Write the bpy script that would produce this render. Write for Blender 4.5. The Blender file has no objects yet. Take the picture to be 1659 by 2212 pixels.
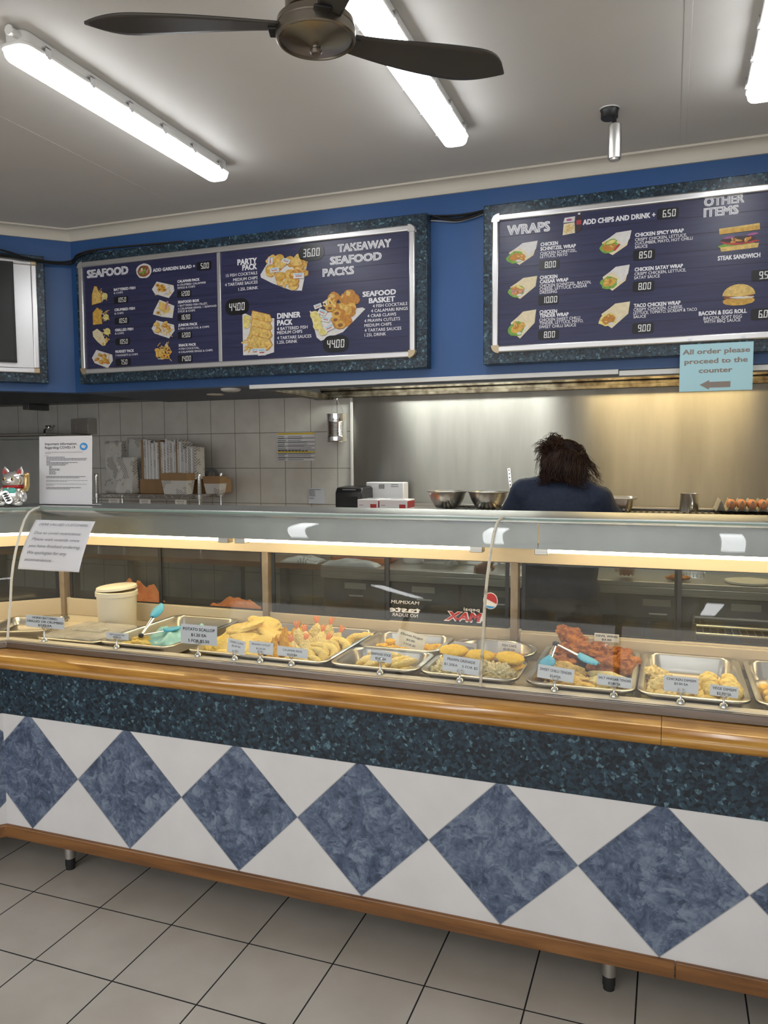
import bpy, bmesh, math, random
from mathutils import Vector, Matrix, noise
random.seed(7)
C = bpy.context.scene.collection
SC = bpy.context.scene
PI = math.pi

# ------------------------------------------------------------------ camera
cam_d = bpy.data.cameras.new('camera'); cam = bpy.data.objects.new('camera', cam_d); C.objects.link(cam)
cam_d.sensor_fit = 'VERTICAL'; cam_d.sensor_height = 24.0; cam_d.lens = 24.0 * 1670.1 / 2212.0
cam_d.clip_start = 0.05; cam_d.clip_end = 60
R_ = Matrix(((0.93840458, 0.34547824, -0.00645173), (-0.0192276, 0.07085132, 0.99730155), (0.3450031, -0.9357483, 0.07312992))).transposed()
cam.matrix_world = Matrix.Translation((2.250, -2.2155, 1.577)) @ R_.to_4x4()
SC.camera = cam

# ------------------------------------------------------------------ view, world, daylight
SC.view_settings.view_transform = 'Standard'; SC.view_settings.look = 'None'
SC.view_settings.gamma = 1; SC.view_settings.use_curve_mapping = False
SC.view_settings.exposure = 0.0
w = bpy.data.worlds.new('world'); SC.world = w; w.use_nodes = True
bg = w.node_tree.nodes['Background']; bg.inputs[0].default_value = (0.95, 0.97, 1.0, 1); bg.inputs[1].default_value = 0.4
BATTEN_L, TUBE_L, HOOD_L, WARM_L, DAY_W = 15.5, 23.0, 50.0, 44.0, 98.0
ld = bpy.data.lights.new('shopfront_daylight', 'AREA'); ld.shape = 'RECTANGLE'; ld.size = 6.4; ld.size_y = 2.3; ld.energy = DAY_W; ld.color = (1.0, 0.985, 0.96)
lo = bpy.data.objects.new('shopfront_daylight', ld); C.objects.link(lo); lo.location = (0.8, -5.1, 1.45); lo.rotation_euler = (PI / 2, 0, 0)

# ------------------------------------------------------------------ materials
def mat(name, col, rough=0.5, metal=0.0, col2=None, scale=20, detail=3, bump=0.0, bscale=None, emit=None, es=0, lo=0.35, hi=0.65, rand=0.0, stretch=None, aniso=0, coat=0, sss=0, spec=None):
    m = bpy.data.materials.new(name); m.use_nodes = True
    nt = m.node_tree; n = nt.nodes; b = n['Principled BSDF']; L = nt.links.new
    b.inputs['Base Color'].default_value = (*col, 1); b.inputs['Roughness'].default_value = rough; b.inputs['Metallic'].default_value = metal
    if spec is not None: b.inputs['Specular IOR Level'].default_value = spec
    if coat: b.inputs['Coat Weight'].default_value = coat; b.inputs['Coat Roughness'].default_value = 0.12
    if aniso: b.inputs['Anisotropic'].default_value = aniso; b.inputs['Anisotropic Rotation'].default_value = 0.25; tg = n.new('ShaderNodeTangent'); tg.direction_type = 'RADIAL'; tg.axis = 'Z'; L(tg.outputs[0], b.inputs['Tangent'])
    if sss: b.inputs['Subsurface Weight'].default_value = sss; b.inputs['Subsurface Radius'].default_value = (0.01, 0.006, 0.003)
    if emit: b.inputs['Emission Color'].default_value = (*emit, 1); b.inputs['Emission Strength'].default_value = es
    src = None
    if col2 or bump or rand:
        tc = n.new('ShaderNodeTexCoord'); src = tc.outputs['Object']
        if stretch:
            mp = n.new('ShaderNodeMapping'); mp.inputs['Scale'].default_value = stretch; L(src, mp.inputs[0]); src = mp.outputs[0]
    if col2:
        nz = n.new('ShaderNodeTexNoise'); nz.inputs['Scale'].default_value = scale; nz.inputs['Detail'].default_value = detail; L(src, nz.inputs['Vector'])
        cr = n.new('ShaderNodeValToRGB'); cr.color_ramp.elements[0].position = lo; cr.color_ramp.elements[1].position = hi
        cr.color_ramp.elements[0].color = (*col, 1); cr.color_ramp.elements[1].color = (*col2, 1)
        L(nz.outputs['Fac'], cr.inputs[0]); out = cr.outputs[0]
        if rand:
            oi = n.new('ShaderNodeObjectInfo'); hs = n.new('ShaderNodeHueSaturation'); mr = n.new('ShaderNodeMapRange')
            mr.inputs['To Min'].default_value = 1 - rand; mr.inputs['To Max'].default_value = 1 + rand
            L(oi.outputs['Random'], mr.inputs[0]); L(mr.outputs[0], hs.inputs['Value']); L(out, hs.inputs['Color']); out = hs.outputs[0]
        L(out, b.inputs['Base Color'])
    if bump:
        nb = n.new('ShaderNodeTexNoise'); nb.inputs['Scale'].default_value = bscale or scale; nb.inputs['Detail'].default_value = 4; L(src, nb.inputs['Vector'])
        bp = n.new('ShaderNodeBump'); bp.inputs['Strength'].default_value = bump; bp.inputs['Distance'].default_value = 0.01
        L(nb.outputs['Fac'], bp.inputs['Height']); L(bp.outputs[0], b.inputs['Normal'])
    return m

def math_n(nt, op, a, b=None, c=None):
    x = nt.nodes.new('ShaderNodeMath'); x.operation = op
    for i, q in enumerate((a, b, c)):
        if q is None: continue
        if isinstance(q, (int, float)): x.inputs[i].default_value = q
        else: nt.links.new(q, x.inputs[i])
    return x.outputs[0]

def grid_mat(name, tile, tile2, grout, axes, off, size, hw, rough, scale=6, veins=None):
    m = mat(name, tile, rough, col2=tile2, scale=scale, detail=5); nt = m.node_tree; n = nt.nodes; b = n['Principled BSDF']; L = nt.links.new
    tc = n.new('ShaderNodeTexCoord'); sp = n.new('ShaderNodeSeparateXYZ'); L(tc.outputs['Object'], sp.inputs[0])
    ds = []
    for a, o, s in zip(axes, off, size):
        f = math_n(nt, 'FRACT', math_n(nt, 'DIVIDE', math_n(nt, 'SUBTRACT', sp.outputs[a], o - 50 * s), s))
        ds.append(math_n(nt, 'MULTIPLY', math_n(nt, 'MINIMUM', f, math_n(nt, 'SUBTRACT', 1.0, f)), s))
    d = math_n(nt, 'MINIMUM', ds[0], ds[1]); k = math_n(nt, 'LESS_THAN', d, hw)
    col = [l for l in b.inputs['Base Color'].links][0].from_socket
    mx = n.new('ShaderNodeMix'); mx.data_type = 'RGBA'; mx.inputs[7].default_value = (*grout, 1)
    L(k, mx.inputs[0]); L(col, mx.inputs[6]); L(mx.outputs[2], b.inputs['Base Color'])
    rr = math_n(nt, 'MULTIPLY_ADD', k, 0.8 - rough, rough); L(rr, b.inputs['Roughness'])
    bp = n.new('ShaderNodeBump'); bp.inputs['Strength'].default_value = 0.5; bp.inputs['Distance'].default_value = 0.003
    L(math_n(nt, 'SUBTRACT', 1.0, k), bp.inputs['Height']); L(bp.outputs[0], b.inputs['Normal'])
    return m

def flake_mat(name):
    m = mat(name, (0.02, 0.05, 0.07), 0.28); nt = m.node_tree; n = nt.nodes; b = n['Principled BSDF']; L = nt.links.new
    tc = n.new('ShaderNodeTexCoord'); nz = n.new('ShaderNodeTexNoise'); nz.inputs['Scale'].default_value = 38; nz.inputs['Detail'].default_value = 3
    L(tc.outputs['Object'], nz.inputs['Vector'])
    va = n.new('ShaderNodeVectorMath'); va.operation = 'MULTIPLY_ADD'; va.inputs[1].default_value = (0.02, 0.02, 0.02)
    L(nz.outputs['Color'], va.inputs[0]); L(tc.outputs['Object'], va.inputs[2])
    vo = n.new('ShaderNodeTexVoronoi'); vo.inputs['Scale'].default_value = 100; L(va.outputs[0], vo.inputs['Vector'])
    sp = n.new('ShaderNodeSeparateColor'); L(vo.outputs['Color'], sp.inputs[0])
    n2 = n.new('ShaderNodeTexNoise'); n2.inputs['Scale'].default_value = 130; n2.inputs['Detail'].default_value = 4; L(tc.outputs['Object'], n2.inputs['Vector'])
    f = math_n(nt, 'ADD', math_n(nt, 'MULTIPLY', sp.outputs[0], 0.75), math_n(nt, 'MULTIPLY', n2.outputs['Fac'], 0.35))
    cr = n.new('ShaderNodeValToRGB'); e = cr.color_ramp.elements
    e[0].position = 0.15; e[0].color = (0.004, 0.008, 0.012, 1); e[1].position = 0.97; e[1].color = (0.16, 0.30, 0.36, 1)
    for p, c in ((0.35, (0.008, 0.019, 0.033, 1)), (0.6, (0.016, 0.038, 0.062, 1)), (0.85, (0.030, 0.068, 0.10, 1))):
        q = e.new(p); q.color = c
    L(f, cr.inputs[0]); L(cr.outputs[0], b.inputs['Base Color'])
    return m

def wood_mat(name, c1, c2, c3, axis, rough=0.25):
    m = mat(name, c1, rough, coat=0.5); nt = m.node_tree; n = nt.nodes; b = n['Principled BSDF']; L = nt.links.new
    tc = n.new('ShaderNodeTexCoord'); mp = n.new('ShaderNodeMapping'); mp.inputs['Scale'].default_value = tuple(1.2 if i == axis else 16 for i in range(3)); L(tc.outputs['Object'], mp.inputs[0])
    nz = n.new('ShaderNodeTexNoise'); nz.inputs['Scale'].default_value = 2.2; nz.inputs['Detail'].default_value = 9; nz.inputs['Roughness'].default_value = 0.62; nz.inputs['Distortion'].default_value = 0.6; L(mp.outputs[0], nz.inputs['Vector'])
    cr = n.new('ShaderNodeValToRGB'); e = cr.color_ramp.elements; e[0].position = 0.3; e[0].color = (*c1, 1); e[1].position = 0.68; e[1].color = (*c3, 1); q = e.new(0.5); q.color = (*c2, 1)
    L(nz.outputs['Fac'], cr.inputs[0]); L(cr.outputs[0], b.inputs['Base Color'])
    return m

def stone_mat(name):
    m = mat(name, (0.1, 0.14, 0.24), 0.3); nt = m.node_tree; n = nt.nodes; b = n['Principled BSDF']; L = nt.links.new
    tc = n.new('ShaderNodeTexCoord'); oi = n.new('ShaderNodeObjectInfo')
    nz = n.new('ShaderNodeTexNoise'); nz.inputs['Scale'].default_value = 15; nz.inputs['Detail'].default_value = 13; nz.inputs['Roughness'].default_value = 0.68; nz.inputs['Distortion'].default_value = 1.1; L(tc.outputs['Object'], nz.inputs['Vector'])
    vo = n.new('ShaderNodeTexNoise'); vo.inputs['Scale'].default_value = 26; vo.inputs['Detail'].default_value = 6; vo.inputs['Distortion'].default_value = 2.5; L(tc.outputs['Object'], vo.inputs['Vector'])
    va = n.new('ShaderNodeVectorMath'); va.operation = 'MULTIPLY_ADD'; va.inputs[1].default_value = (0.16, 0.16, 0.16); L(nz.outputs['Color'], va.inputs[0]); L(tc.outputs['Object'], va.inputs[2])
    pv = n.new('ShaderNodeTexVoronoi'); pv.inputs['Scale'].default_value = 30; L(va.outputs[0], pv.inputs['Vector']); ps = n.new('ShaderNodeSeparateColor'); L(pv.outputs['Color'], ps.inputs[0])
    f = math_n(nt, 'ADD', math_n(nt, 'ADD', math_n(nt, 'MULTIPLY', nz.outputs['Fac'], 0.55), math_n(nt, 'MULTIPLY', vo.outputs['Fac'], 0.30)), math_n(nt, 'MULTIPLY', ps.outputs[0], 0.14))
    cr = n.new('ShaderNodeValToRGB'); e = cr.color_ramp.elements; e[0].position = 0.36; e[0].color = (0.045, 0.064, 0.115, 1); e[1].position = 0.62; e[1].color = (0.23, 0.29, 0.39, 1)
    q = e.new(0.47); q.color = (0.095, 0.132, 0.215, 1); q = e.new(0.54); q.color = (0.155, 0.20, 0.295, 1)
    L(f, cr.inputs[0]); L(cr.outputs[0], b.inputs['Base Color'])
    bp = n.new('ShaderNodeBump'); bp.inputs['Strength'].default_value = 0.25; bp.inputs['Distance'].default_value = 0.004; L(f, bp.inputs['Height']); L(bp.outputs[0], b.inputs['Normal'])
    return m

def glass_mat(name, tint=(1, 1, 1), ior=1.5, rough=0.0, haze=0.0, hazecol=(0.6, 0.6, 0.6)):
    m = bpy.data.materials.new(name); m.use_nodes = True; nt = m.node_tree; n = nt.nodes; L = nt.links.new
    n.remove(n['Principled BSDF']); out = n['Material Output']
    tr = n.new('ShaderNodeBsdfTransparent'); tr.inputs[0].default_value = (*tint, 1)
    gl = n.new('ShaderNodeBsdfGlossy'); gl.inputs['Roughness'].default_value = rough
    lw = n.new('ShaderNodeLayerWeight'); lw.inputs[0].default_value = 0.5; f0 = ((ior - 1) / (ior + 1)) ** 2
    fr = math_n(nt, 'MULTIPLY_ADD', math_n(nt, 'POWER', lw.outputs['Facing'], 5.0), 1 - f0, f0)
    mx = n.new('ShaderNodeMixShader'); L(fr, mx.inputs[0]); L(tr.outputs[0], mx.inputs[1]); L(gl.outputs[0], mx.inputs[2])
    s = mx.outputs[0]
    if haze:
        df = n.new('ShaderNodeBsdfDiffuse'); df.inputs[0].default_value = (*hazecol, 1)
        tc = n.new('ShaderNodeTexCoord'); nz = n.new('ShaderNodeTexNoise'); nz.inputs['Scale'].default_value = 7; nz.inputs['Detail'].default_value = 6; L(tc.outputs['Object'], nz.inputs['Vector'])
        h = math_n(nt, 'MULTIPLY', nz.outputs['Fac'], haze * 2)
        m2 = n.new('ShaderNodeMixShader'); L(h, m2.inputs[0]); L(s, m2.inputs[1]); L(df.outputs[0], m2.inputs[2]); s = m2.outputs[0]
    L(s, out.inputs[0])
    return m

def print_mat(name):      # newsprint wrapping paper: blocks of grey and brown print on white
    m = mat(name, (0.6, 0.6, 0.58), 0.7); nt = m.node_tree; n = nt.nodes; b = n['Principled BSDF']; L = nt.links.new
    tc = n.new('ShaderNodeTexCoord'); mp = n.new('ShaderNodeMapping'); mp.inputs['Rotation'].default_value = (0.3, 0.6, 0.5); L(tc.outputs['Object'], mp.inputs[0])
    vo = n.new('ShaderNodeTexVoronoi'); vo.inputs['Scale'].default_value = 16; vo.distance = 'MANHATTAN'; L(mp.outputs[0], vo.inputs['Vector'])
    sp = n.new('ShaderNodeSeparateColor'); L(vo.outputs['Color'], sp.inputs[0])
    wv = n.new('ShaderNodeTexWave'); wv.inputs['Scale'].default_value = 26; wv.inputs['Distortion'].default_value = 2; L(mp.outputs[0], wv.inputs['Vector'])
    k = math_n(nt, 'MULTIPLY', math_n(nt, 'GREATER_THAN', sp.outputs[0], 0.45), math_n(nt, 'GREATER_THAN', wv.outputs['Fac'], 0.5))
    mx = n.new('ShaderNodeMix'); mx.data_type = 'RGBA'; mx.inputs[6].default_value = (0.62, 0.61, 0.58, 1); mx.inputs[7].default_value = (0.2, 0.17, 0.15, 1); L(math_n(nt, 'MULTIPLY', k, 0.75), mx.inputs[0]); L(mx.outputs[2], b.inputs['Base Color'])
    return m

M = {}
M['blue'] = mat('blue_wall_paint', (0.026, 0.095, 0.27), 0.38, col2=(0.030, 0.105, 0.30), scale=3, bump=0.03, bscale=160)
M['soffit'] = mat('blue_grey_soffit', (0.06, 0.075, 0.11), 0.5)
M['ceil'] = mat('ceiling_paint', (0.64, 0.625, 0.60), 0.55, col2=(0.68, 0.665, 0.64), scale=1.5)
M['cream'] = mat('cream_cornice', (0.66, 0.62, 0.54), 0.5)
M['wall'] = mat('shop_wall_paint', (0.55, 0.55, 0.55), 0.6)
M['floor'] = grid_mat('floor_tile', (0.54, 0.495, 0.435), (0.60, 0.555, 0.495), (0.012, 0.012, 0.014), (0, 1), (0.1075, 0.1784), (0.29753, 0.29753), 0.0024, 0.34, 5)
M['walltile'] = grid_mat('white_wall_tile', (0.60, 0.585, 0.54), (0.66, 0.645, 0.60), (0.22, 0.20, 0.17), (0, 2), (-0.48, 1.491), (0.2, 0.25), 0.0022, 0.22, 9)
M['flake'] = flake_mat('teal_flake_laminate')
M['stone'] = stone_mat('slate_blue_tile')
M['wtile'] = mat('white_counter_tile', (0.74, 0.74, 0.75), 0.2, col2=(0.80, 0.80, 0.81), scale=5, detail=6)
M['grout'] = mat('grey_grout', (0.50, 0.50, 0.50), 0.8)
M['wood'] = wood_mat('varnished_timber', (0.24, 0.095, 0.010), (0.44, 0.20, 0.026), (0.60, 0.32, 0.055), 0)
M['wood2'] = wood_mat('brown_timber', (0.13, 0.05, 0.012), (0.22, 0.09, 0.022), (0.30, 0.13, 0.035), 0, 0.35)
M['steel'] = mat('stainless_steel', (0.60, 0.59, 0.57), 0.3, 1.0)
M['steel_b'] = mat('brushed_steel_ledge', (0.50, 0.47, 0.44), 0.38, 1.0, col2=(0.58, 0.56, 0.53), scale=5, stretch=(1, 20, 20))
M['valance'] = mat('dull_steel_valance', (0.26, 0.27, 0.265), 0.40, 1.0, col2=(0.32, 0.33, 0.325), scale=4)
M['steel_v'] = mat('satin_steel_sheet', (0.55, 0.57, 0.56), 0.34, 1.0, col2=(0.62, 0.64, 0.63), scale=4)
M['splash'] = mat('brushed_splashback_steel', (0.40, 0.39, 0.36), 0.54, 1.0, col2=(0.50, 0.49, 0.46), scale=2.2, detail=8, stretch=(3, 1, 0.5), aniso=0.95)
M['ledge'] = mat('brown_grey_steel', (0.26, 0.24, 0.22), 0.4, 1.0, col2=(0.33, 0.30, 0.28), scale=5, stretch=(1, 20, 20))
M['pansteel'] = mat('serving_pan_steel', (0.52, 0.50, 0.47), 0.28, 1.0)
M['chrome'] = mat('chrome', (0.75, 0.75, 0.75), 0.12, 1.0)
M['post'] = mat('dull_tan_post', (0.30, 0.25, 0.19), 0.4, 0.3, col2=(0.22, 0.17, 0.12), scale=14)
M['tan_paint'] = mat('cream_door_rail_paint', (0.52, 0.45, 0.34), 0.4)
M['bed'] = mat('cream_ledge_paint', (0.78, 0.71, 0.57), 0.35)
M['darksteel'] = mat('dark_steel', (0.12, 0.125, 0.13), 0.4, 0.6, col2=(0.16, 0.165, 0.17), scale=4)
M['grease'] = mat('greasy_galvanised_steel', (0.035, 0.022, 0.010), 0.5, 0.4, col2=(0.17, 0.15, 0.11), scale=16, detail=8)
M['white'] = mat('white_plastic', (0.8, 0.8, 0.78), 0.4)
M['alu'] = mat('silver_aluminium', (0.72, 0.72, 0.73), 0.28, 0.9)
M['brass'] = mat('tan_corner_cap', (0.50, 0.40, 0.26), 0.35, 0.6)
M['black'] = mat('black_plastic', (0.012, 0.012, 0.013), 0.35)
M['screen'] = mat('black_screen', (0.010, 0.012, 0.011), 0.25)
M['rubber'] = mat('black_rubber', (0.015, 0.015, 0.016), 0.6)
M['navy'] = mat('navy_menu_print', (0.020, 0.022, 0.070), 0.32, col2=(0.030, 0.032, 0.095), scale=5, detail=10, stretch=(1, 1, 14))
M['navyline'] = mat('dark_plank_line', (0.012, 0.013, 0.045), 0.4)
M['pwhite'] = mat('white_print', (0.80, 0.80, 0.84), 0.5)
M['digit'] = mat('white_digit', (0.85, 0.85, 0.85), 0.5)
M['pbox'] = mat('black_price_window', (0.006, 0.006, 0.008), 0.3)
M['paper'] = mat('white_paper', (0.78, 0.78, 0.81), 0.6)
M['card'] = mat('white_card', (0.66, 0.70, 0.76), 0.5)
M['ivory'] = mat('ivory_card', (0.74, 0.71, 0.62), 0.5)
M['ink'] = mat('dark_ink', (0.025, 0.025, 0.035), 0.6)
M['greyink'] = mat('grey_ink', (0.33, 0.33, 0.36), 0.6)
M['cyan'] = mat('pale_blue_card', (0.42, 0.70, 0.78), 0.4)
M['tan'] = mat('tan_ink', (0.27, 0.22, 0.19), 0.5)
M['yellow'] = mat('yellow_print', (0.70, 0.50, 0.03), 0.5)
M['greyrow'] = mat('grey_row_print', (0.45, 0.45, 0.45), 0.5)
M['bluedot'] = mat('blue_badge_print', (0.05, 0.32, 0.75), 0.5)
M['glass'] = glass_mat('clear_glass', (0.985, 0.995, 0.99), 1.32)
M['doorglass'] = glass_mat('smeared_door_glass', (0.77, 0.80, 0.79), 1.35, 0.0, 0.02, (0.6, 0.58, 0.54))
M['frosted'] = glass_mat('frosted_lid_plastic', (0.9, 0.9, 0.88), 1.3, 0.2, 0.30, (0.8, 0.76, 0.68))
M['acrylic'] = glass_mat('acrylic', (0.94, 0.95, 0.96), 1.2, 0.1)
M['silicone'] = mat('white_silicone', (0.74, 0.72, 0.66), 0.5)
M['siliconedirty'] = mat('stained_silicone', (0.70, 0.66, 0.54), 0.5, col2=(0.16, 0.09, 0.04), scale=22, lo=0.52, hi=0.72)
M['glassedge'] = mat('green_glass_edge', (0.30, 0.45, 0.40), 0.15)
M['batten'] = mat('batten_diffuser', (0.9, 0.9, 0.9), 0.4, emit=(0.96, 0.98, 1.0), es=BATTEN_L)
M['tube'] = mat('warm_white_tube', (0.9, 0.9, 0.9), 0.4, emit=(1.0, 0.76, 0.42), es=TUBE_L)
M['hoodtube'] = mat('hood_tube_white', (0.9, 0.9, 0.9), 0.4, emit=(0.97, 1.0, 0.92), es=HOOD_L)
M['hoodwarm'] = mat('hood_tube_warm', (0.9, 0.9, 0.9), 0.4, emit=(1.0, 0.74, 0.34), es=WARM_L)
M['pewter'] = mat('brushed_pewter', (0.30, 0.27, 0.23), 0.28, 1.0)
M['blade'] = mat('dark_grey_blade', (0.075, 0.068, 0.062), 0.42, 0.3)
M['kraft'] = mat('kraft_cardboard', (0.30, 0.185, 0.09), 0.8, col2=(0.34, 0.21, 0.105), scale=12)
M['print'] = print_mat('newsprint_wrap')
M['skin'] = mat('skin', (0.52, 0.30, 0.21), 0.5, sss=0.15)
M['hair'] = mat('dark_brown_hair', (0.016, 0.008, 0.005), 0.5, col2=(0.042, 0.018, 0.010), scale=14, spec=0.2)
M['shirt'] = mat('navy_cotton', (0.012, 0.020, 0.045), 0.85, col2=(0.016, 0.026, 0.055), scale=60, bump=0.25, bscale=18)
M['trouser'] = mat('black_cotton', (0.012, 0.012, 0.014), 0.85)
M['red'] = mat('red_enamel', (0.45, 0.01, 0.012), 0.3)
M['teal'] = mat('teal_enamel', (0.10, 0.52, 0.45), 0.3)
M['gold'] = mat('gold_lacquer', (0.75, 0.55, 0.25), 0.2, 0.9)
M['silver'] = mat('silver_lacquer', (0.82, 0.81, 0.78), 0.2, 0.85)
M['bucket'] = mat('cream_bucket_plastic', (0.78, 0.74, 0.64), 0.4, sss=0.1)
M['cloth'] = mat('orange_cloth', (0.80, 0.24, 0.06), 0.85, bump=0.2, bscale=90)
M['tubcol'] = mat('orange_tub_plastic', (0.60, 0.16, 0.03), 0.45)
M['bluesil'] = mat('blue_silicone', (0.08, 0.45, 0.65), 0.45)
M['bag'] = mat('aqua_plastic_bag', (0.34, 0.66, 0.62), 0.25)
M['egg'] = mat('brown_egg', (0.50, 0.20, 0.09), 0.45, col2=(0.56, 0.25, 0.12), scale=9, rand=0.12)
M['pulp'] = mat('grey_pulp', (0.36, 0.34, 0.29), 0.9, bump=0.3, bscale=140)
def food(n, a, b_, sc=45, bump=0.5, bs=70, rough=0.6, rand=0.1, lo=0.35, hi=0.65): return mat(n, a, rough, col2=b_, scale=sc, bump=bump, bscale=bs, rand=rand, sss=0.08, lo=lo, hi=hi)
M['scallop'] = food('pale_batter', (0.80, 0.55, 0.11), (0.86, 0.66, 0.19), 22, 0.6, 110)
M['claw'] = food('orange_crumb', (0.93, 0.46, 0.01), (0.96, 0.58, 0.04), 60, 1.0, 210)
M['crumb'] = food('pale_crumb', (0.82, 0.66, 0.24), (0.90, 0.76, 0.36), 80, 1.0, 190)
M['tail'] = mat('prawn_tail', (0.72, 0.15, 0.04), 0.4, col2=(0.80, 0.32, 0.12), scale=60)
M['ring'] = food('calamari_batter', (0.84, 0.60, 0.13), (0.90, 0.71, 0.24), 40, 0.8, 170)
M['nugget'] = food('golden_nugget_crumb', (0.84, 0.47, 0.03), (0.90, 0.57, 0.07), 60, 0.7, 140)
M['stick'] = food('seafood_stick_batter', (0.82, 0.60, 0.18), (0.88, 0.70, 0.28), 30, 0.7, 120)
M['grenade'] = food('lumpy_white_batter', (0.84, 0.71, 0.36), (0.92, 0.82, 0.50), 60, 0.9, 150)
M['fishcake'] = food('yellow_fishcake_crumb', (0.84, 0.50, 0.01), (0.90, 0.60, 0.04), 90, 0.7, 190)
M['sweet'] = food('orange_sweet_potato', (0.78, 0.26, 0.05), (0.85, 0.36, 0.10), 30, 0.3, 80)
M['wing'] = food('devil_wing_crust', (0.26, 0.055, 0.003), (0.56, 0.20, 0.010), 45, 1.0, 130)
M['tender'] = food('chilli_tender_crumb', (0.80, 0.47, 0.08), (0.90, 0.64, 0.20), 55, 1.0, 140)
M['vinegar'] = food('pale_tender_crumb', (0.88, 0.71, 0.28), (0.93, 0.80, 0.42), 55, 0.9, 150)
M['dim'] = food('dim_sim_pastry', (0.82, 0.63, 0.24), (0.88, 0.72, 0.34), 18, 0.7, 90)
M['vege'] = food('vege_dim_sim_pastry', (0.84, 0.60, 0.14), (0.90, 0.69, 0.22), 18, 0.7, 90)
M['ball'] = food('yellow_batter_ball', (0.76, 0.44, 0.04), (0.82, 0.54, 0.09), 30, 0.3, 70)
M['sauce'] = mat('dark_red_marinade', (0.12, 0.02, 0.006), 0.25, col2=(0.25, 0.06, 0.02), scale=30)
M['cheese'] = food('melted_butter_yellow', (0.70, 0.55, 0.2), (0.8, 0.65, 0.3), 30, 0.3, 60)
# colours of the printed food pictures
for k_, c_ in dict(p_white=(0.72, 0.70, 0.68), p_gold=(0.72, 0.42, 0.07), p_gold2=(0.80, 0.55, 0.16), p_amber=(0.58, 0.24, 0.03), p_lemon=(0.82, 0.70, 0.22), p_green=(0.20, 0.42, 0.05), p_brown=(0.30, 0.10, 0.03), p_pink=(0.62, 0.28, 0.24), p_cyan=(0.35, 0.62, 0.78), p_dark=(0.05, 0.02, 0.02), p_cream=(0.78, 0.68, 0.45), p_red=(0.5, 0.04, 0.04), p_purple=(0.40, 0.10, 0.30)).items():
    M[k_] = mat('printed_' + k_[2:], c_, 0.45, col2=tuple(x * (0.9 if k_ in ('p_white', 'p_cream') else 0.70) for x in c_), scale=70, detail=4)

# ------------------------------------------------------------------ object helpers
def put(o, parent=None):
    C.objects.link(o)
    if parent: o.parent = parent
    return o
def tag(o, label=None, cat=None, group=None, kind=None):
    for k, v in (('label', label), ('category', cat), ('group', group), ('kind', kind)):
        if v: o[k] = v
    return o
def thing(name, label, cat, loc=(0, 0, 0), rz=0.0, group=None, rot=None):
    o = bpy.data.objects.new(name, None); o.empty_display_size = 0.05
    put(o); o.location = loc; o.rotation_euler = rot or (0, 0, rz)
    return tag(o, label, cat, group)
def dup(o, loc=None, rz=None, label=None, group=None, scale=None, rot=None):
    c = o.copy(); C.objects.link(c)
    if loc is not None: c.location = loc
    if rz is not None: c.rotation_euler = (0, 0, rz)
    if rot is not None: c.rotation_euler = rot
    if scale is not None: c.scale = scale
    if label: c['label'] = label
    if group: c['group'] = group
    for ch in [x for x in bpy.data.objects if x.parent == o]:
        k = ch.copy(); C.objects.link(k); k.parent = c
        for g in [x for x in bpy.data.objects if x.parent == ch]:
            q = g.copy(); C.objects.link(q); q.parent = k
    return c
def Tm(x=0, y=0, z=0, rx=0, ry=0, rz=0, s=1):
    sc = Matrix.Diagonal((*(s if hasattr(s, '__len__') else (s, s, s)), 1))
    return Matrix.Translation((x, y, z)) @ Matrix.Rotation(rz, 4, 'Z') @ Matrix.Rotation(ry, 4, 'Y') @ Matrix.Rotation(rx, 4, 'X') @ sc

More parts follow.
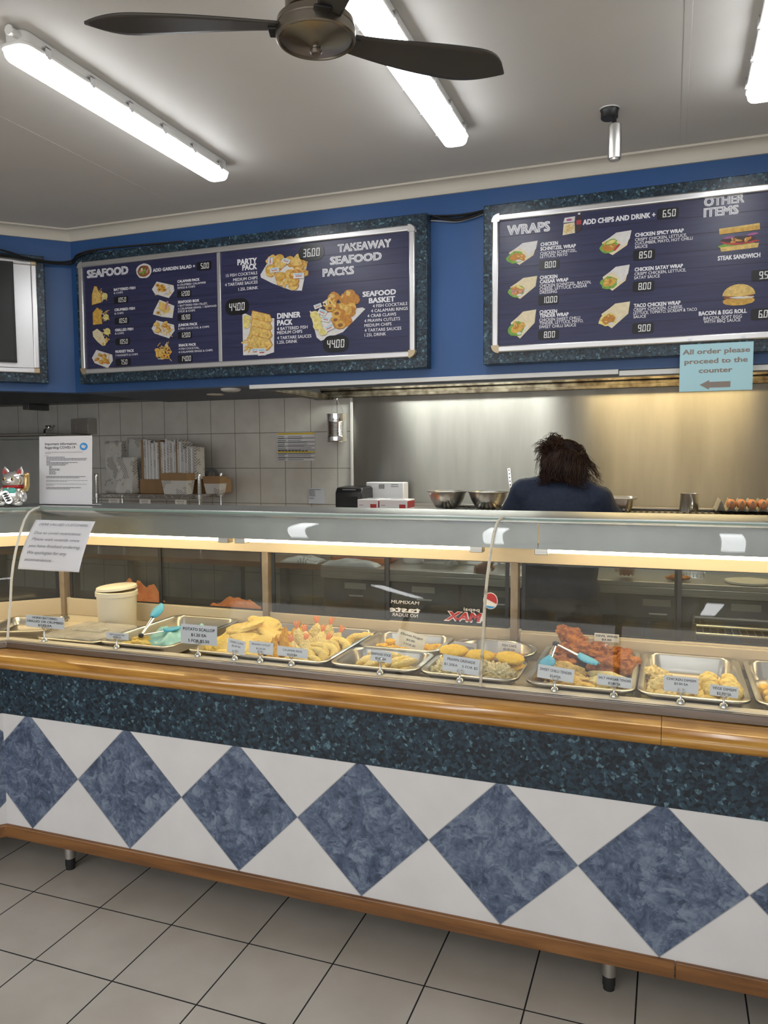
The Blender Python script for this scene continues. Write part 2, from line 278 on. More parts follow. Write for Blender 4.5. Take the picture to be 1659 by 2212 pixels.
class MB:
    def __init__(s): s.v = []; s.f = []; s.m = []; s.sm = []
    def add(s, vs, fs, mi=0, T=None, smooth=False):
        o = len(s.v)
        s.v += [tuple(T @ Vector(v)) if T else tuple(v) for v in vs]
        flip = T is not None and T.to_3x3().determinant() < 0
        for f in fs:
            f = [i + o for i in f]; s.f.append(f[::-1] if flip else f); s.m.append(mi); s.sm.append(smooth)
        return s
    def box(s, x0, x1, y0, y1, z0, z1, mi=0, T=None):
        v = [(x, y, z) for z in (z0, z1) for y in (y0, y1) for x in (x0, x1)]
        return s.add(v, [(0, 2, 3, 1), (4, 5, 7, 6), (0, 1, 5, 4), (2, 6, 7, 3), (0, 4, 6, 2), (1, 3, 7, 5)], mi, T)
    def prism(s, poly, d0, d1, mi=0, T=None, smooth=False):       # polygon in xy, extruded along z
        n = len(poly); v = [(x, y, d0) for x, y in poly] + [(x, y, d1) for x, y in poly]
        f = [tuple(range(n))[::-1], tuple(range(n, 2 * n))] 
        s.add(v, f, mi, T); o = len(s.v) - 2 * n
        for i in range(n):
            j = (i + 1) % n; s.f.append([o + i, o + j, o + n + j, o + n + i]); s.m.append(mi); s.sm.append(smooth)
        return s
    def lathe(s, prof, n=32, mi=0, T=None, smooth=True, cap=True):
        v = [(r * math.cos(2 * PI * k / n), r * math.sin(2 * PI * k / n), z) for r, z in prof for k in range(n)]
        f = [(i * n + k, i * n + (k + 1) % n, (i + 1) * n + (k + 1) % n, (i + 1) * n + k) for i in range(len(prof) - 1) for k in range(n)]
        if cap:
            f.append(tuple(range(n))[::-1]); f.append(tuple(range((len(prof) - 1) * n, len(prof) * n)))
        return s.add(v, f, mi, T, smooth)
    def tube(s, pts, r, n=10, mi=0, T=None, closed=False, flat=None):
        P = [Vector(p) for p in pts]; m = len(P); rs = r if hasattr(r, '__len__') else [r] * m
        v = []; up = None
        for i, p in enumerate(P):
            a = P[i - 1] if i else (P[-1] if closed else p); b = P[i + 1] if i < m - 1 else (P[0] if closed else p)
            t = (b - a).normalized() if (b - a).length > 1e-9 else Vector((0, 0, 1))
            if up is None:
                up = t.orthogonal().normalized()
                if flat: up = (Vector(flat) - t * t.dot(Vector(flat))).normalized()
            up = (up - t * up.dot(t)).normalized(); sd = t.cross(up)
            for k in range(n):
                A = 2 * PI * k / n
                v.append(p + (up * math.cos(A) + sd * math.sin(A)) * rs[i])
        f = [(i * n + k, i * n + (k + 1) % n, ((i + 1) % m) * n + (k + 1) % n, ((i + 1) % m) * n + k) for i in range(m if closed else m - 1) for k in range(n)]
        if not closed: f.append(tuple(range(n))[::-1]); f.append(tuple(range((m - 1) * n, m * n)))
        return s.add(v, f, mi, T, True)
    def grid(s, fn, nu, nv, mi=0, T=None, smooth=True, closeu=False):
        v = [fn(i / nu, j / nv) for i in range(nu if closeu else nu + 1) for j in range(nv + 1)]
        k = nv + 1; nn = nu if closeu else nu + 1
        f = [(i * k + j, ((i + 1) % nn) * k + j, ((i + 1) % nn) * k + j + 1, i * k + j + 1) for i in range(nu) for j in range(nv)]
        return s.add(v, f, mi, T, smooth)
    def blob(s, sx, sy, sz, amp=0.1, fr=2.0, seed=0, sub=3, mi=0, T=None, flat=0.0, fn=None):
        bm = bmesh.new(); bmesh.ops.create_icosphere(bm, subdivisions=sub, radius=1)
        vs = []
        for q in bm.verts:
            p = q.co.copy(); d = 1 + amp * noise.noise(p * fr + Vector((seed * 7.3, seed * 1.7, seed * 3.1))) * 2 + amp * 0.5 * noise.noise(p * fr * 2.7 + Vector((seed, 5, seed)))
            p *= d
            if flat and p.z < -flat: p.z = -flat + (p.z + flat) * 0.15
            p = Vector((p.x * sx, p.y * sy, p.z * sz))
            if fn: p = fn(p)
            vs.append(p)
        bm.verts.index_update(); fs = [[a.index for a in f.verts] for f in bm.faces]; bm.free()
        return s.add(vs, fs, mi, T, True)
    def text(s, string, x, z, w, h, mi=0, T=None, bold=0.0, shear=0.0, align='L', mirror=False, ref=None):
        """letters in the xz plane facing -y, fitted to width w (None: natural) and cap height h"""
        smear = bold if 0 < bold and ref is None and not mirror else 0.0
        vs, fs, (x0, x1, cap) = glyphs(string, 0.0 if smear else bold, shear)
        if ref is not None: x0, x1, cap = glyphs(string, ref, shear)[2]
        k = h / cap; kx = k if not w else w / max(1e-6, x1 - x0)
        ww = (x1 - x0) * kx; ox = x - (0 if align == 'L' else ww / 2 if align == 'C' else ww)
        if smear:       # bolder strokes: the same letters laid again a hair off, each on its own layer
            kx2 = kx * (x1 - x0) / (x1 - x0 + 2 * smear) if w else kx; hs = k * cap / (cap + 2 * smear * .7); Tt = T or Matrix.Identity(4)
            for i, (dx, dz) in enumerate(((-1, -.7), (1, -.7), (-1, .7), (1, .7), (0, 0))):
                s.add([(ox + (a - x0 + smear + dx * smear) * kx2, -.00003 * i, z + (b + smear * .7 + dz * smear) * hs) for a, b in vs], fs, mi, Tt)
            return s
        out = []
        for a, b in vs:
            q = (a - x0) * kx
            if mirror: q = ww - q
            out.append((ox + q, 0.0, z + b * k))
        return s.add(out, [f[::-1] if mirror else f for f in fs], mi, T)
    def build(s, name, mats, parent=None, bevel=0, ang=38, seg=2, solid=0, sub=0, shared=None):
        me = bpy.data.meshes.new(name); me.from_pydata(s.v, [], s.f)
        for m_ in (mats if isinstance(mats, (list, tuple)) else [mats]): me.materials.append(M[m_] if isinstance(m_, str) else m_)
        me.polygons.foreach_set('material_index', s.m)
        sm = [True] * len(s.f) if bevel else s.sm
        me.polygons.foreach_set('use_smooth', sm); me.update()
        if any(sm): me.set_sharp_from_angle(angle=math.radians(ang))
        o = put(bpy.data.objects.new(name, me), parent)
        if solid: q = o.modifiers.new('solid', 'SOLIDIFY'); q.thickness = solid; q.offset = -1
        if bevel: q = o.modifiers.new('bevel', 'BEVEL'); q.width = bevel; q.segments = seg; q.limit_method = 'ANGLE'; q.angle_limit = math.radians(35)
        if sub: q = o.modifiers.new('sub', 'SUBSURF'); q.levels = sub; q.render_levels = sub
        return o

_G = {}
def glyphs(string, bold, shear):
    key = (string, bold, shear)
    if key in _G: return _G[key]
    def conv(st):
        cu = bpy.data.curves.new('t', 'FONT'); cu.body = st; cu.offset = bold; cu.shear = shear; cu.resolution_u = 2; cu.size = 1
        o = bpy.data.objects.new('t', cu); C.objects.link(o); dg = bpy.context.evaluated_depsgraph_get(); dg.update()
        me = o.evaluated_get(dg).to_mesh(); vs = [(v.co.x, v.co.y) for v in me.vertices]; fs = [list(p.vertices) for p in me.polygons]
        o.evaluated_get(dg).to_mesh_clear(); bpy.data.objects.remove(o); bpy.data.curves.remove(cu)
        return vs, fs
    if ('cap', bold) not in _G:
        v_, _ = conv('H'); _G[('cap', bold)] = max(b for a, b in v_)
    vs, fs = conv(string)
    # faces must face -y once laid in xz: counter-clockwise in (x, z) seen from -y is outward -y
    _G[key] = (vs, fs, (min(a for a, b in vs), max(a for a, b in vs), _G[('cap', bold)]))
    return _G[key]

def rrect(cx, cy, w, h, r, n=5):
    pts = []
    for qx, qy, a0 in ((1, 1, 0), (-1, 1, 90), (-1, -1, 180), (1, -1, 270)):
        for k in range(n + 1):
            a = math.radians(a0 + 90 * k / n); pts.append((cx + qx * (w / 2 - r) + r * math.cos(a), cy + qy * (h / 2 - r) + r * math.sin(a)))
    return pts
XZ = Matrix(((1, 0, 0, 0), (0, 0, 1, 0), (0, 1, 0, 0), (0, 0, 0, 1)))       # (x, y, d) -> (x, d, y); mirrors, MB.add flips faces back

LEG = Vector((-0.70711, -0.70711)); NRM = Vector((-0.70711, 0.70711)); TA = 0.41421
def sweep(mb, prof, x0, y0, Ll, xr, mi=0, smooth=False, closed=True, only=None):
    """profile (offset from the front line, z) swept along the run with its 45 degree return; only='leg'/'main' keeps one side"""
    rings = []
    if only != 'main': rings.append([(x0 + LEG.x * Ll + NRM.x * t, y0 + LEG.y * Ll + NRM.y * t, z) for t, z in prof])
    rings.append([(x0 - TA * t, y0 + t, z) for t, z in prof])
    if only != 'leg': rings.append([(xr, y0 + t, z) for t, z in prof])
    n = len(prof); v = [p for r in rings for p in r]; f = []
    for i in range(len(rings) - 1):
        for k in range(n if closed else n - 1):
            j = (k + 1) % n; f.append((i * n + k, (i + 1) * n + k, (i + 1) * n + j, i * n + j))
    if closed: f.append(tuple(range(n))); f.append(tuple(range((len(rings) - 1) * n, len(rings) * n))[::-1])
    return mb.add(v, f, mi, None, smooth)

# ================================================================== the room
CZ = 2.968
def struct(o): o['kind'] = 'structure'; return o
struct(MB().add([(-3.1, -5, 0), (4.8, -5, 0), (4.8, 2.75, 0), (-3.1, 2.75, 0)], [(0, 1, 2, 3)]).box(-3.1, 4.8, -5, 2.75, -0.1, -0.001).build('floor', 'floor'))
struct(MB().box(-3.2, 4.9, -5.1, 2.75, CZ, CZ + 0.1).build('ceiling', 'ceil'))
struct(MB().box(-3.2, 4.9, 2.65, 2.75, 0, CZ).build('wall_back', 'walltile'))
struct(MB().box(-3.2, -3.1, -5.1, 2.75, 0, CZ).build('wall_left', 'wall'))
struct(MB().box(4.8, 4.9, -5.1, 2.75, 0, CZ).build('wall_right', 'wall'))
mb = MB()
for b in ((-3.1, -2.4, 0, CZ), (4.0, 4.8, 0, CZ), (-2.4, 4.0, 0, 0.3), (-2.4, 4.0, 2.6, CZ)): mb.box(b[0], b[1], -5.1, -5, b[2], b[3])
struct(mb.build('wall_front', 'wall'))
mb = MB()
for x in (-2.4, -0.3, 1.8, 3.94): mb.box(x, x + 0.06, -5.06, -5.0, 0.3, 2.6)
for z in (0.3, 2.54): mb.box(-2.4, 4.0, -5.06, -5.0, z, z + 0.06)
struct(mb.build('window_1', 'alu'))
# faint plasterboard joints on the ceiling
mb = MB()
for x in (-0.35, 2.28): mb.box(x - 0.012, x + 0.012, -4.9, 1.62, CZ - 0.0012, CZ)
struct(mb.build('trim_1', 'ceil', bevel=0.001))

# bulkhead with its splayed return, soffit and cove cornice
BX, BY = -1.245, 1.70
struct(sweep(MB(), [(0, 1.98), (0, CZ - 0.001), (0.10, CZ - 0.001), (0.10, 1.98)], BX, BY, 2.6, 4.8).build('wall_bulkhead', 'blue'))
struct(MB().box(-1.242, -0.002, BY + 0.1, 2.649, 1.98, 2.03).box(-1.242, -1.20, BY + 0.1, 2.649, 2.03, CZ - 0.002).build('ceiling_soffit', 'soffit'))
cv = [(-0.001, 2.901), (-0.010, 2.902)] + [(-0.010 - 0.044 * (1 - math.cos(a)), 2.906 + 0.05 * math.sin(a)) for a in [i * PI / 16 for i in range(1, 9)]] + [(-0.060, 2.957), (-0.060, CZ - 0.001), (-0.001, CZ - 0.001)]
struct(sweep(MB(), cv, BX, BY, 2.6, 4.8, smooth=True).build('trim_cornice', 'cream', ang=30))
struct(MB().box(-3.09, -1.25, 2.50, 2.648, 1.99, 2.10).box(-2.42, -2.36, 2.44, 2.648, 1.945, 1.99).build('trim_2', 'darksteel', bevel=0.004))
# splashback: one steel sheet over the cooking line, with a white edge strip
t = thing('splashback', 'brushed stainless splashback sheet on the back wall behind the cook', 'splashback', (0.232, 2.64, 1.23))
o_ = lambda mb_, nm, mt, par, **k: local(mb_, par).build(nm, mt, par, **k)
def local(mb_, par):
    Mi = (Matrix.Translation(par.location) @ par.rotation_euler.to_matrix().to_4x4()).inverted()
    mb_.v = [tuple(Mi @ Vector(v)) for v in mb_.v]; return mb_
o_(MB().box(0.240, 4.78, 2.640, 2.649, 1.23, 1.985), 'sheet', 'splash', t)
o_(MB().box(0.222, 0.240, 2.634, 2.649, 1.23, 1.985), 'edge_strip', 'white', t, bevel=0.002)

# ================================================================== exhaust hood over the cooking line
t = thing('exhaust_hood', 'long greasy exhaust hood under the blue bulkhead above the cook', 'range hood', (0.0, 1.70, 1.96))
o_(MB().box(0.0, 2.013, 1.684, 1.699, 1.958, 1.981), 'front_trim', 'white', t, bevel=0.002)
o_(MB().box(2.016, 4.79, 1.688, 1.699, 1.950, 1.974), 'front_trim', 'white', t, bevel=0.002)
mb = MB().box(0.0, 4.78, 1.802, 1.83, 1.955, 2.55).box(0.0, 4.78, 1.802, 2.645, 2.55, 2.56).box(-0.001, 0.02, 1.802, 2.645, 1.985, 2.55)
o_(mb, 'canopy', 'darksteel', t)
mb = MB()
for y0, z0, y1, z1 in ((2.60, 1.965, 2.6385, 1.985), (2.612, 1.985, 2.6385, 2.012), (2.60, 2.012, 2.6385, 2.03), (2.625, 2.03, 2.646, 2.10)): mb.box(0.02, 4.78, y0, y1, z0, z1)
o_(mb, 'rear_gutter', 'grease', t, bevel=0.003)
mb = MB().box(-0.004, 0.075, 1.83, 2.60, 1.955, 1.962).box(0.06, 0.075, 1.83, 2.60, 1.962, 1.99).box(-0.02, 0.10, 2.585, 2.633, 1.955, 1.966)
o_(mb, 'side_gutter', 'grease', t, bevel=0.003)
o_(MB().box(0.1, 4.78, 1.832, 1.86, 1.962, 2.05), 'front_gutter', 'grease', t, bevel=0.003)
mb = MB()
for x0, x1, mt in ((0.46, 1.51, 'hoodtube'), (1.76, 2.71, 'hoodwarm'), (3.0, 3.9, 'hoodwarm')):
    o_(MB().tube([(x0, 2.36, 2.20), (x1, 2.36, 2.20)], 0.03, 12), 'lamp_tube', mt, t)
    o_(MB().box(x0 - 0.03, x1 + 0.03, 2.32, 2.40, 2.245, 2.30), 'lamp_fitting', 'white', t)

# ================================================================== service counter
K0, LL, XR = -0.128, 2.2, 4.2
ct = thing('service_counter', 'long counter front of white tiles with a row of blue diamond tiles', 'counter', (0.0, 0.0, 0.0))
def leg_frame(s, z, off=0.0): return (K0 + LEG.x * s - NRM.x * 0 + NRM.x * off, LEG.y * s + NRM.y * off, z)
mb = MB(); D = 0.45; zc = 0.392; zt, zb = 0.604, 0.165; g = 0.004
def clip(poly, xmin=None, xmax=None):
    def cut(P, ax, lim, keep):
        out = []
        for i, a in enumerate(P):
            b = P[(i + 1) % len(P)]; ia, ib = keep(a[ax], lim), keep(b[ax], lim)
            if ia: out.append(a)
            if ia != ib:
                k = (lim - a[ax]) / (b[ax] - a[ax]); out.append(tuple(a[j] + k * (b[j] - a[j]) for j in (0, 1)))
        return out
    ge = lambda v, l: v >= l; le = lambda v, l: v <= l
    P = cut(cut(poly, 1, zb, ge), 1, zt, le) if poly else []
    if P and xmin is not None: P = cut(P, 0, xmin, ge)
    if P and xmax is not None: P = cut(P, 0, xmax, le)
    return P
white = MB(); blue = MB()
def lay(mb_, poly, T): 
    if len(poly) > 2: mb_.prism([(x, z) for x, z in poly], -0.0, 0.006, 0, T @ Matrix.Translation((0, -0.006, 0)) @ XZ)
h = D / 2 - g * 0.7
for side in ('main', 'leg'):
    lim = dict(xmin=K0 + 0.002) if side == 'main' else dict(xmax=-0.002)
    if side == 'main': T = Matrix.Identity(4); cx = [D * i for i in range(-1, 11)]
    else: T = Matrix.Translation((K0, 0, 0)) @ Matrix.Rotation(PI / 4, 4, 'Z'); cx = [0.128 - D * (i + 0.02) - 0.21 for i in range(-1, 6)]
    for c in cx:
        lay(blue, clip([(c - h, zc), (c, zc - h), (c + h, zc), (c, zc + h)], **lim), T)
        m_ = c + D / 2
        lay(white, clip([(m_ - D / 2 + g, zc + D / 2), (m_, zc + g), (m_ + D / 2 - g, zc + D / 2)], **lim), T)
        lay(white, clip([(m_ - D / 2 + g, zc - D / 2), (m_ + D / 2 - g, zc - D / 2), (m_, zc - g)], **lim), T)
blue.build('blue_tiles', 'stone', ct, bevel=0.0012, seg=1); white.build('white_tiles', 'wtile', ct, bevel=0.0012, seg=1)
sweep(MB(), [(-0.0048, 0.15), (-0.0048, 0.61), (0.012, 0.61), (0.012, 0.15)], K0, 0, LL, XR).build('grout_backing', 'grout', ct)
sweep(MB(), [(-0.008, 0.603), (-0.008, 0.80), (0.012, 0.80), (0.012, 0.603)], K0, 0, LL, XR).build('flake_band', 'flake', ct)
pr = [(0.013, 0.15), (0.013, 0.80), (0.64, 0.80), (0.64, 0.15)]
sweep(MB(), pr, K0, 0, LL, XR).build('carcass', 'darksteel', ct)
pr = [(-0.016, 0.118), (-0.016, 0.163), (-0.012, 0.167), (0.03, 0.167), (0.03, 0.118)]
sweep(MB(), pr, K0, 0, LL, 2.291).build('base_rail', 'wood2', ct, bevel=0.002); MB().box(2.2935, XR, -0.016, 0.03, 0.118, 0.167).build('base_rail', 'wood2', ct, bevel=0.003)
for x, y in ((0.118, 0.055), (2.112, 0.055), (0.118, 0.56), (2.112, 0.56), (4.0, 0.055), (-1.2, -1.02)):
    o = MB().lathe([(0.021, 0.045), (0.021, 0.149)], 24, 0, Tm(x, y)).build('leg', 'steel', ct)
    MB().lathe([(0.0165, 0.0), (0.0165, 0.012), (0.0185, 0.014), (0.0185, 0.044)], 24, 0, Tm(x, y)).build('foot', 'rubber', o)
# timber rail in front of the cabinet, two lengths
tr = thing('timber_rail', 'varnished golden timber rail with rounded nose along the counter top', 'counter rail', (0, 0, 0.79))
nose = [(0.0, 0.801), (-0.02, 0.790), (-0.045, 0.791)] + [(-0.045 - 0.022 * math.sin(a), 0.812 - 0.021 * math.cos(a)) for a in [i * PI / 10 for i in range(1, 8)]] + [(-0.050, 0.835), (-0.035, 0.8395), (0.07, 0.8405), (0.07, 0.801)]
local(sweep(MB(), nose, K0, 0, LL, 2.243, smooth=True), tr).build('rail_length', 'wood', tr, ang=50)
local(MB().add([(x, y, z) for x in (2.2445, XR) for y, z in nose], [(i, i + len(nose), (i + 1) % len(nose) + len(nose), (i + 1) % len(nose)) for i in range(len(nose))] + [tuple(range(len(nose))), tuple(range(len(nose), 2 * len(nose)))[::-1]], 0, None, True), tr).build('rail_length', 'wood', tr, ang=50)

# ================================================================== heated glass display cabinet
dc = thing('food_display_cabinet', 'curved glass hot food cabinet standing on the tiled counter', 'display cabinet', (0, 0, 0.84))
def dcb(mb_, nm, mt, par=None, **k): return local(mb_, dc).build(nm, mt, par or dc, **k)
dcb(sweep(MB(), [(0.048, 0.841), (0.046, 0.866), (0.050, 0.870), (0.062, 0.870), (0.062, 0.841)], K0, 0, LL, XR), 'front_ledge', 'ledge', bevel=0.002)
dcb(sweep(MB(), [(0.063, 0.845), (0.063, 0.871), (0.096, 0.872), (0.096, 0.812), (0.625, 0.812), (0.625, 0.845), (0.66, 0.845), (0.66, 0.802), (0.09, 0.802), (0.09, 0.845)], K0, 0, LL, XR), 'well', 'bed')
PROF = [(.06, .869), (.075, .93), (.096, 1.01), (.111, 1.094), (.130, 1.15), (.150, 1.192), (.178, 1.238), (.211, 1.284), (.245, 1.322), (.287, 1.348), (.33, 1.358), (.385, 1.362)]
def gl_(xa, only=None, name='front_glass', xs=None):
    P = PROF + [(t + 0.004, z - 0.004) for t, z in PROF[::-1]]
    mb_ = MB()
    if xs:
        n = len(P); v = [(x, t, z) for x in xs for t, z in P]; f = [(i, i + n, (i + 1) % n + n, (i + 1) % n) for i in range(n)]; mb_.add(v, f, 0, None, True)
    else: sweep(mb_, P, K0, 0, LL, xa, smooth=True, only=only)
    return mb_
SEAM = 1.722
def residue(u, v):
    x = 1.738 + u * 1.9; k = noise.noise(Vector((x * 14, 3, 1))) + .5 * noise.noise(Vector((x * 45, 7, 2)))
    return (x, .0545 + v * (.011 + .006 * k), .8709 + .0016 * math.sin(v * PI))
dcb(MB().grid(residue, 260, 3), 'seal_residue', 'silicone')
dcb(gl_(SEAM - 0.003, 'main'), 'front_glass', 'glass', ang=60)
dcb(gl_(0, 'leg'), 'front_glass', 'glass', ang=60)
dcb(gl_(0, xs=(SEAM + 0.003, XR - 0.2)), 'front_glass', 'glass', ang=60)
dcb(MB().tube([(K0 - TA * t, t - 0.002, z + 0.001) for t, z in PROF], 0.0048, 8), 'corner_seal', 'silicone')
dcb(MB().tube([(SEAM, t - 0.002, z + 0.001) for t, z in PROF], 0.0048, 8), 'joint_seal', 'siliconedirty')
dcb(sweep(MB(), [(0.386, 1.357), (0.386, 1.3625), (0.372, 1.3625), (0.372, 1.357)], K0, 0, LL, XR), 'glass_edge', 'glassedge')
dcb(sweep(MB(), [(0.388, 1.346), (0.388, 1.366), (0.66, 1.368), (0.66, 1.346)], K0, 0, LL, XR), 'top_shelf', 'steel_v', bevel=0.002)
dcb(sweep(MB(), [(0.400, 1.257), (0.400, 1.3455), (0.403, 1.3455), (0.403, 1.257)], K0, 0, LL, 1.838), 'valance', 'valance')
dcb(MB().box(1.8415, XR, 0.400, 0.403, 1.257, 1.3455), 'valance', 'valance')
dcb(sweep(MB(), [(0.612, 1.178), (0.612, 1.3455), (0.65, 1.3455), (0.65, 1.178)], K0, 0, LL, XR), 'door_header', 'tan_paint', bevel=0.002)
dcb(sweep(MB(), [(0.622, 0.846), (0.622, 0.924), (0.652, 0.924), (0.652, 0.846)], K0, 0, LL, XR), 'door_sill', 'tan_paint', bevel=0.002)
dcb(MB().box(1.745, XR, 0.606, 0.6215, 0.846, 0.918), 'door_sill', 'tan_paint', bevel=0.002)
for x in (-0.392, 0.678, 1.720, 2.770, 3.82):
    dcb(MB().box(x - 0.014, x + 0.014, 0.608, 0.653, 0.80, 1.18), 'post', 'post', bevel=0.002)
for i, (x0, x1) in enumerate(((-0.32, 0.58), (0.70, 1.60), (1.87, 2.77), (2.85, 3.75))):
    tb = dcb(MB().tube([(x0, 0.432, 1.2545), (x1, 0.432, 1.2545)], 0.013, 12), 'light_tube', 'tube')
    for xa in (x0 - 0.045, x1): dcb(MB().box(xa, xa + 0.045, 0.412, 0.452, 1.236, 1.272), 'tube_holder', 'steel_b', bevel=0.002)
T_ = Matrix.Translation((K0 - TA * 0.432, 0.432, 0)) @ Matrix.Rotation(PI / 4, 4, 'Z')
dcb(MB().tube([(-1.5, 0, 1.2545), (-0.03, 0, 1.2545)], 0.013, 12, 0, T_), 'light_tube', 'tube')
def door(x0, x1, y, lab=None, T=None):
    f = MB(); w_ = 0.014
    f.box(x0, x0 + w_, y - 0.004, y + 0.004, 0.925, 1.178, 0, T).box(x1 - w_, x1, y - 0.004, y + 0.004, 0.925, 1.178, 0, T)
    f.box(x0 + w_, x1 - w_, y - 0.004, y + 0.004, 0.925, 0.929, 0, T).box(x0 + w_, x1 - w_, y - 0.004, y + 0.004, 1.173, 1.178, 0, T)
    d_ = dcb(f, 'sliding_door', 'black')
    dcb(MB().box(x0 + w_, x1 - w_, y - 0.0025, y + 0.0025, 0.929, 1.173, 0, T), 'door_pane', 'doorglass', d_)
    return d_
for x0, x1, xm in ((-0.36, 0.655, 0.138), (0.70, 1.695, 1.210), (1.745, 2.745, 2.287), (2.795, 3.80, 3.30)):
    door(x0, xm + 0.012, 0.630); dr = door(xm - 0.012, x1, 0.642)
    if x0 == 0.70:
        mb = MB(); y = 0.634; mtx = Matrix.Translation((0, y, 0))
        W = lambda s, xc, z, ww, hh, b=0.0, sh=0.0, m=0, dy=0.0: mb.text(s, xc, z, ww, hh, m, Matrix.Translation((0, y - dy, 0)), b, sh, 'C', True)
        W('MAXIMUM', 1.285, 0.993, 0.118, 0.013, 0.0, -0.15); W('taste', 1.281, 0.960, 0.135, 0.022, 0.03); W('NO SUGAR', 1.284, 0.942, 0.108, 0.013)
        W('pepsi', 1.553, 0.982, 0.062, 0.013, 0.01)
        W('MAX', 1.522, 0.941, 0.160, 0.036, 0.075, -0.25, 0); W('MAX', 1.522, 0.944, 0.144, 0.031, 0.045, -0.25, 1, 0.001)
        mb.prism([(1.626 + 0.028 * math.cos(a * PI / 16), 1.026 + 0.032 * math.sin(a * PI / 16)) for a in range(32)], 0, 0.0004, 0, Matrix.Translation((0, y - 0.0004, 0)) @ XZ)
        mb.prism([(1.626 + 0.025 * math.cos(a * PI / 16 ), 1.026 + 0.029 * math.sin(a * PI / 16)) for a in range(-2, 15)], 0, 0.0004, 1, Matrix.Translation((0, y - 0.0012, 0)) @ XZ)
        mb.prism([(1.626 + 0.025 * math.cos(a * PI / 16), 1.022 + 0.025 * math.sin(a * PI / 16)) for a in range(19, 29)], 0, 0.0004, 2, Matrix.Translation((0, y - 0.0012, 0)) @ XZ)
        mb.prism([(1.593, 0.966), (1.588, 0.956), (1.592, 0.944), (1.598, 0.950), (1.598, 0.960)], 0, 0.0004, 0, Matrix.Translation((0, y - 0.0004, 0)) @ XZ)
        dl = dcb(mb, 'drink_decal', ['pwhite', 'red', 'bluedot'], dr); dl['label'] = 'white and red drink lettering seen back to front on the glass'
T_ = Matrix.Translation((K0 - TA * 0.636, 0.636, 0)) @ Matrix.Rotation(PI / 4, 4, 'Z')
door(-0.60, -0.03, 0.0, T=T_); door(-1.2, -0.59, 0.010, T=T_)

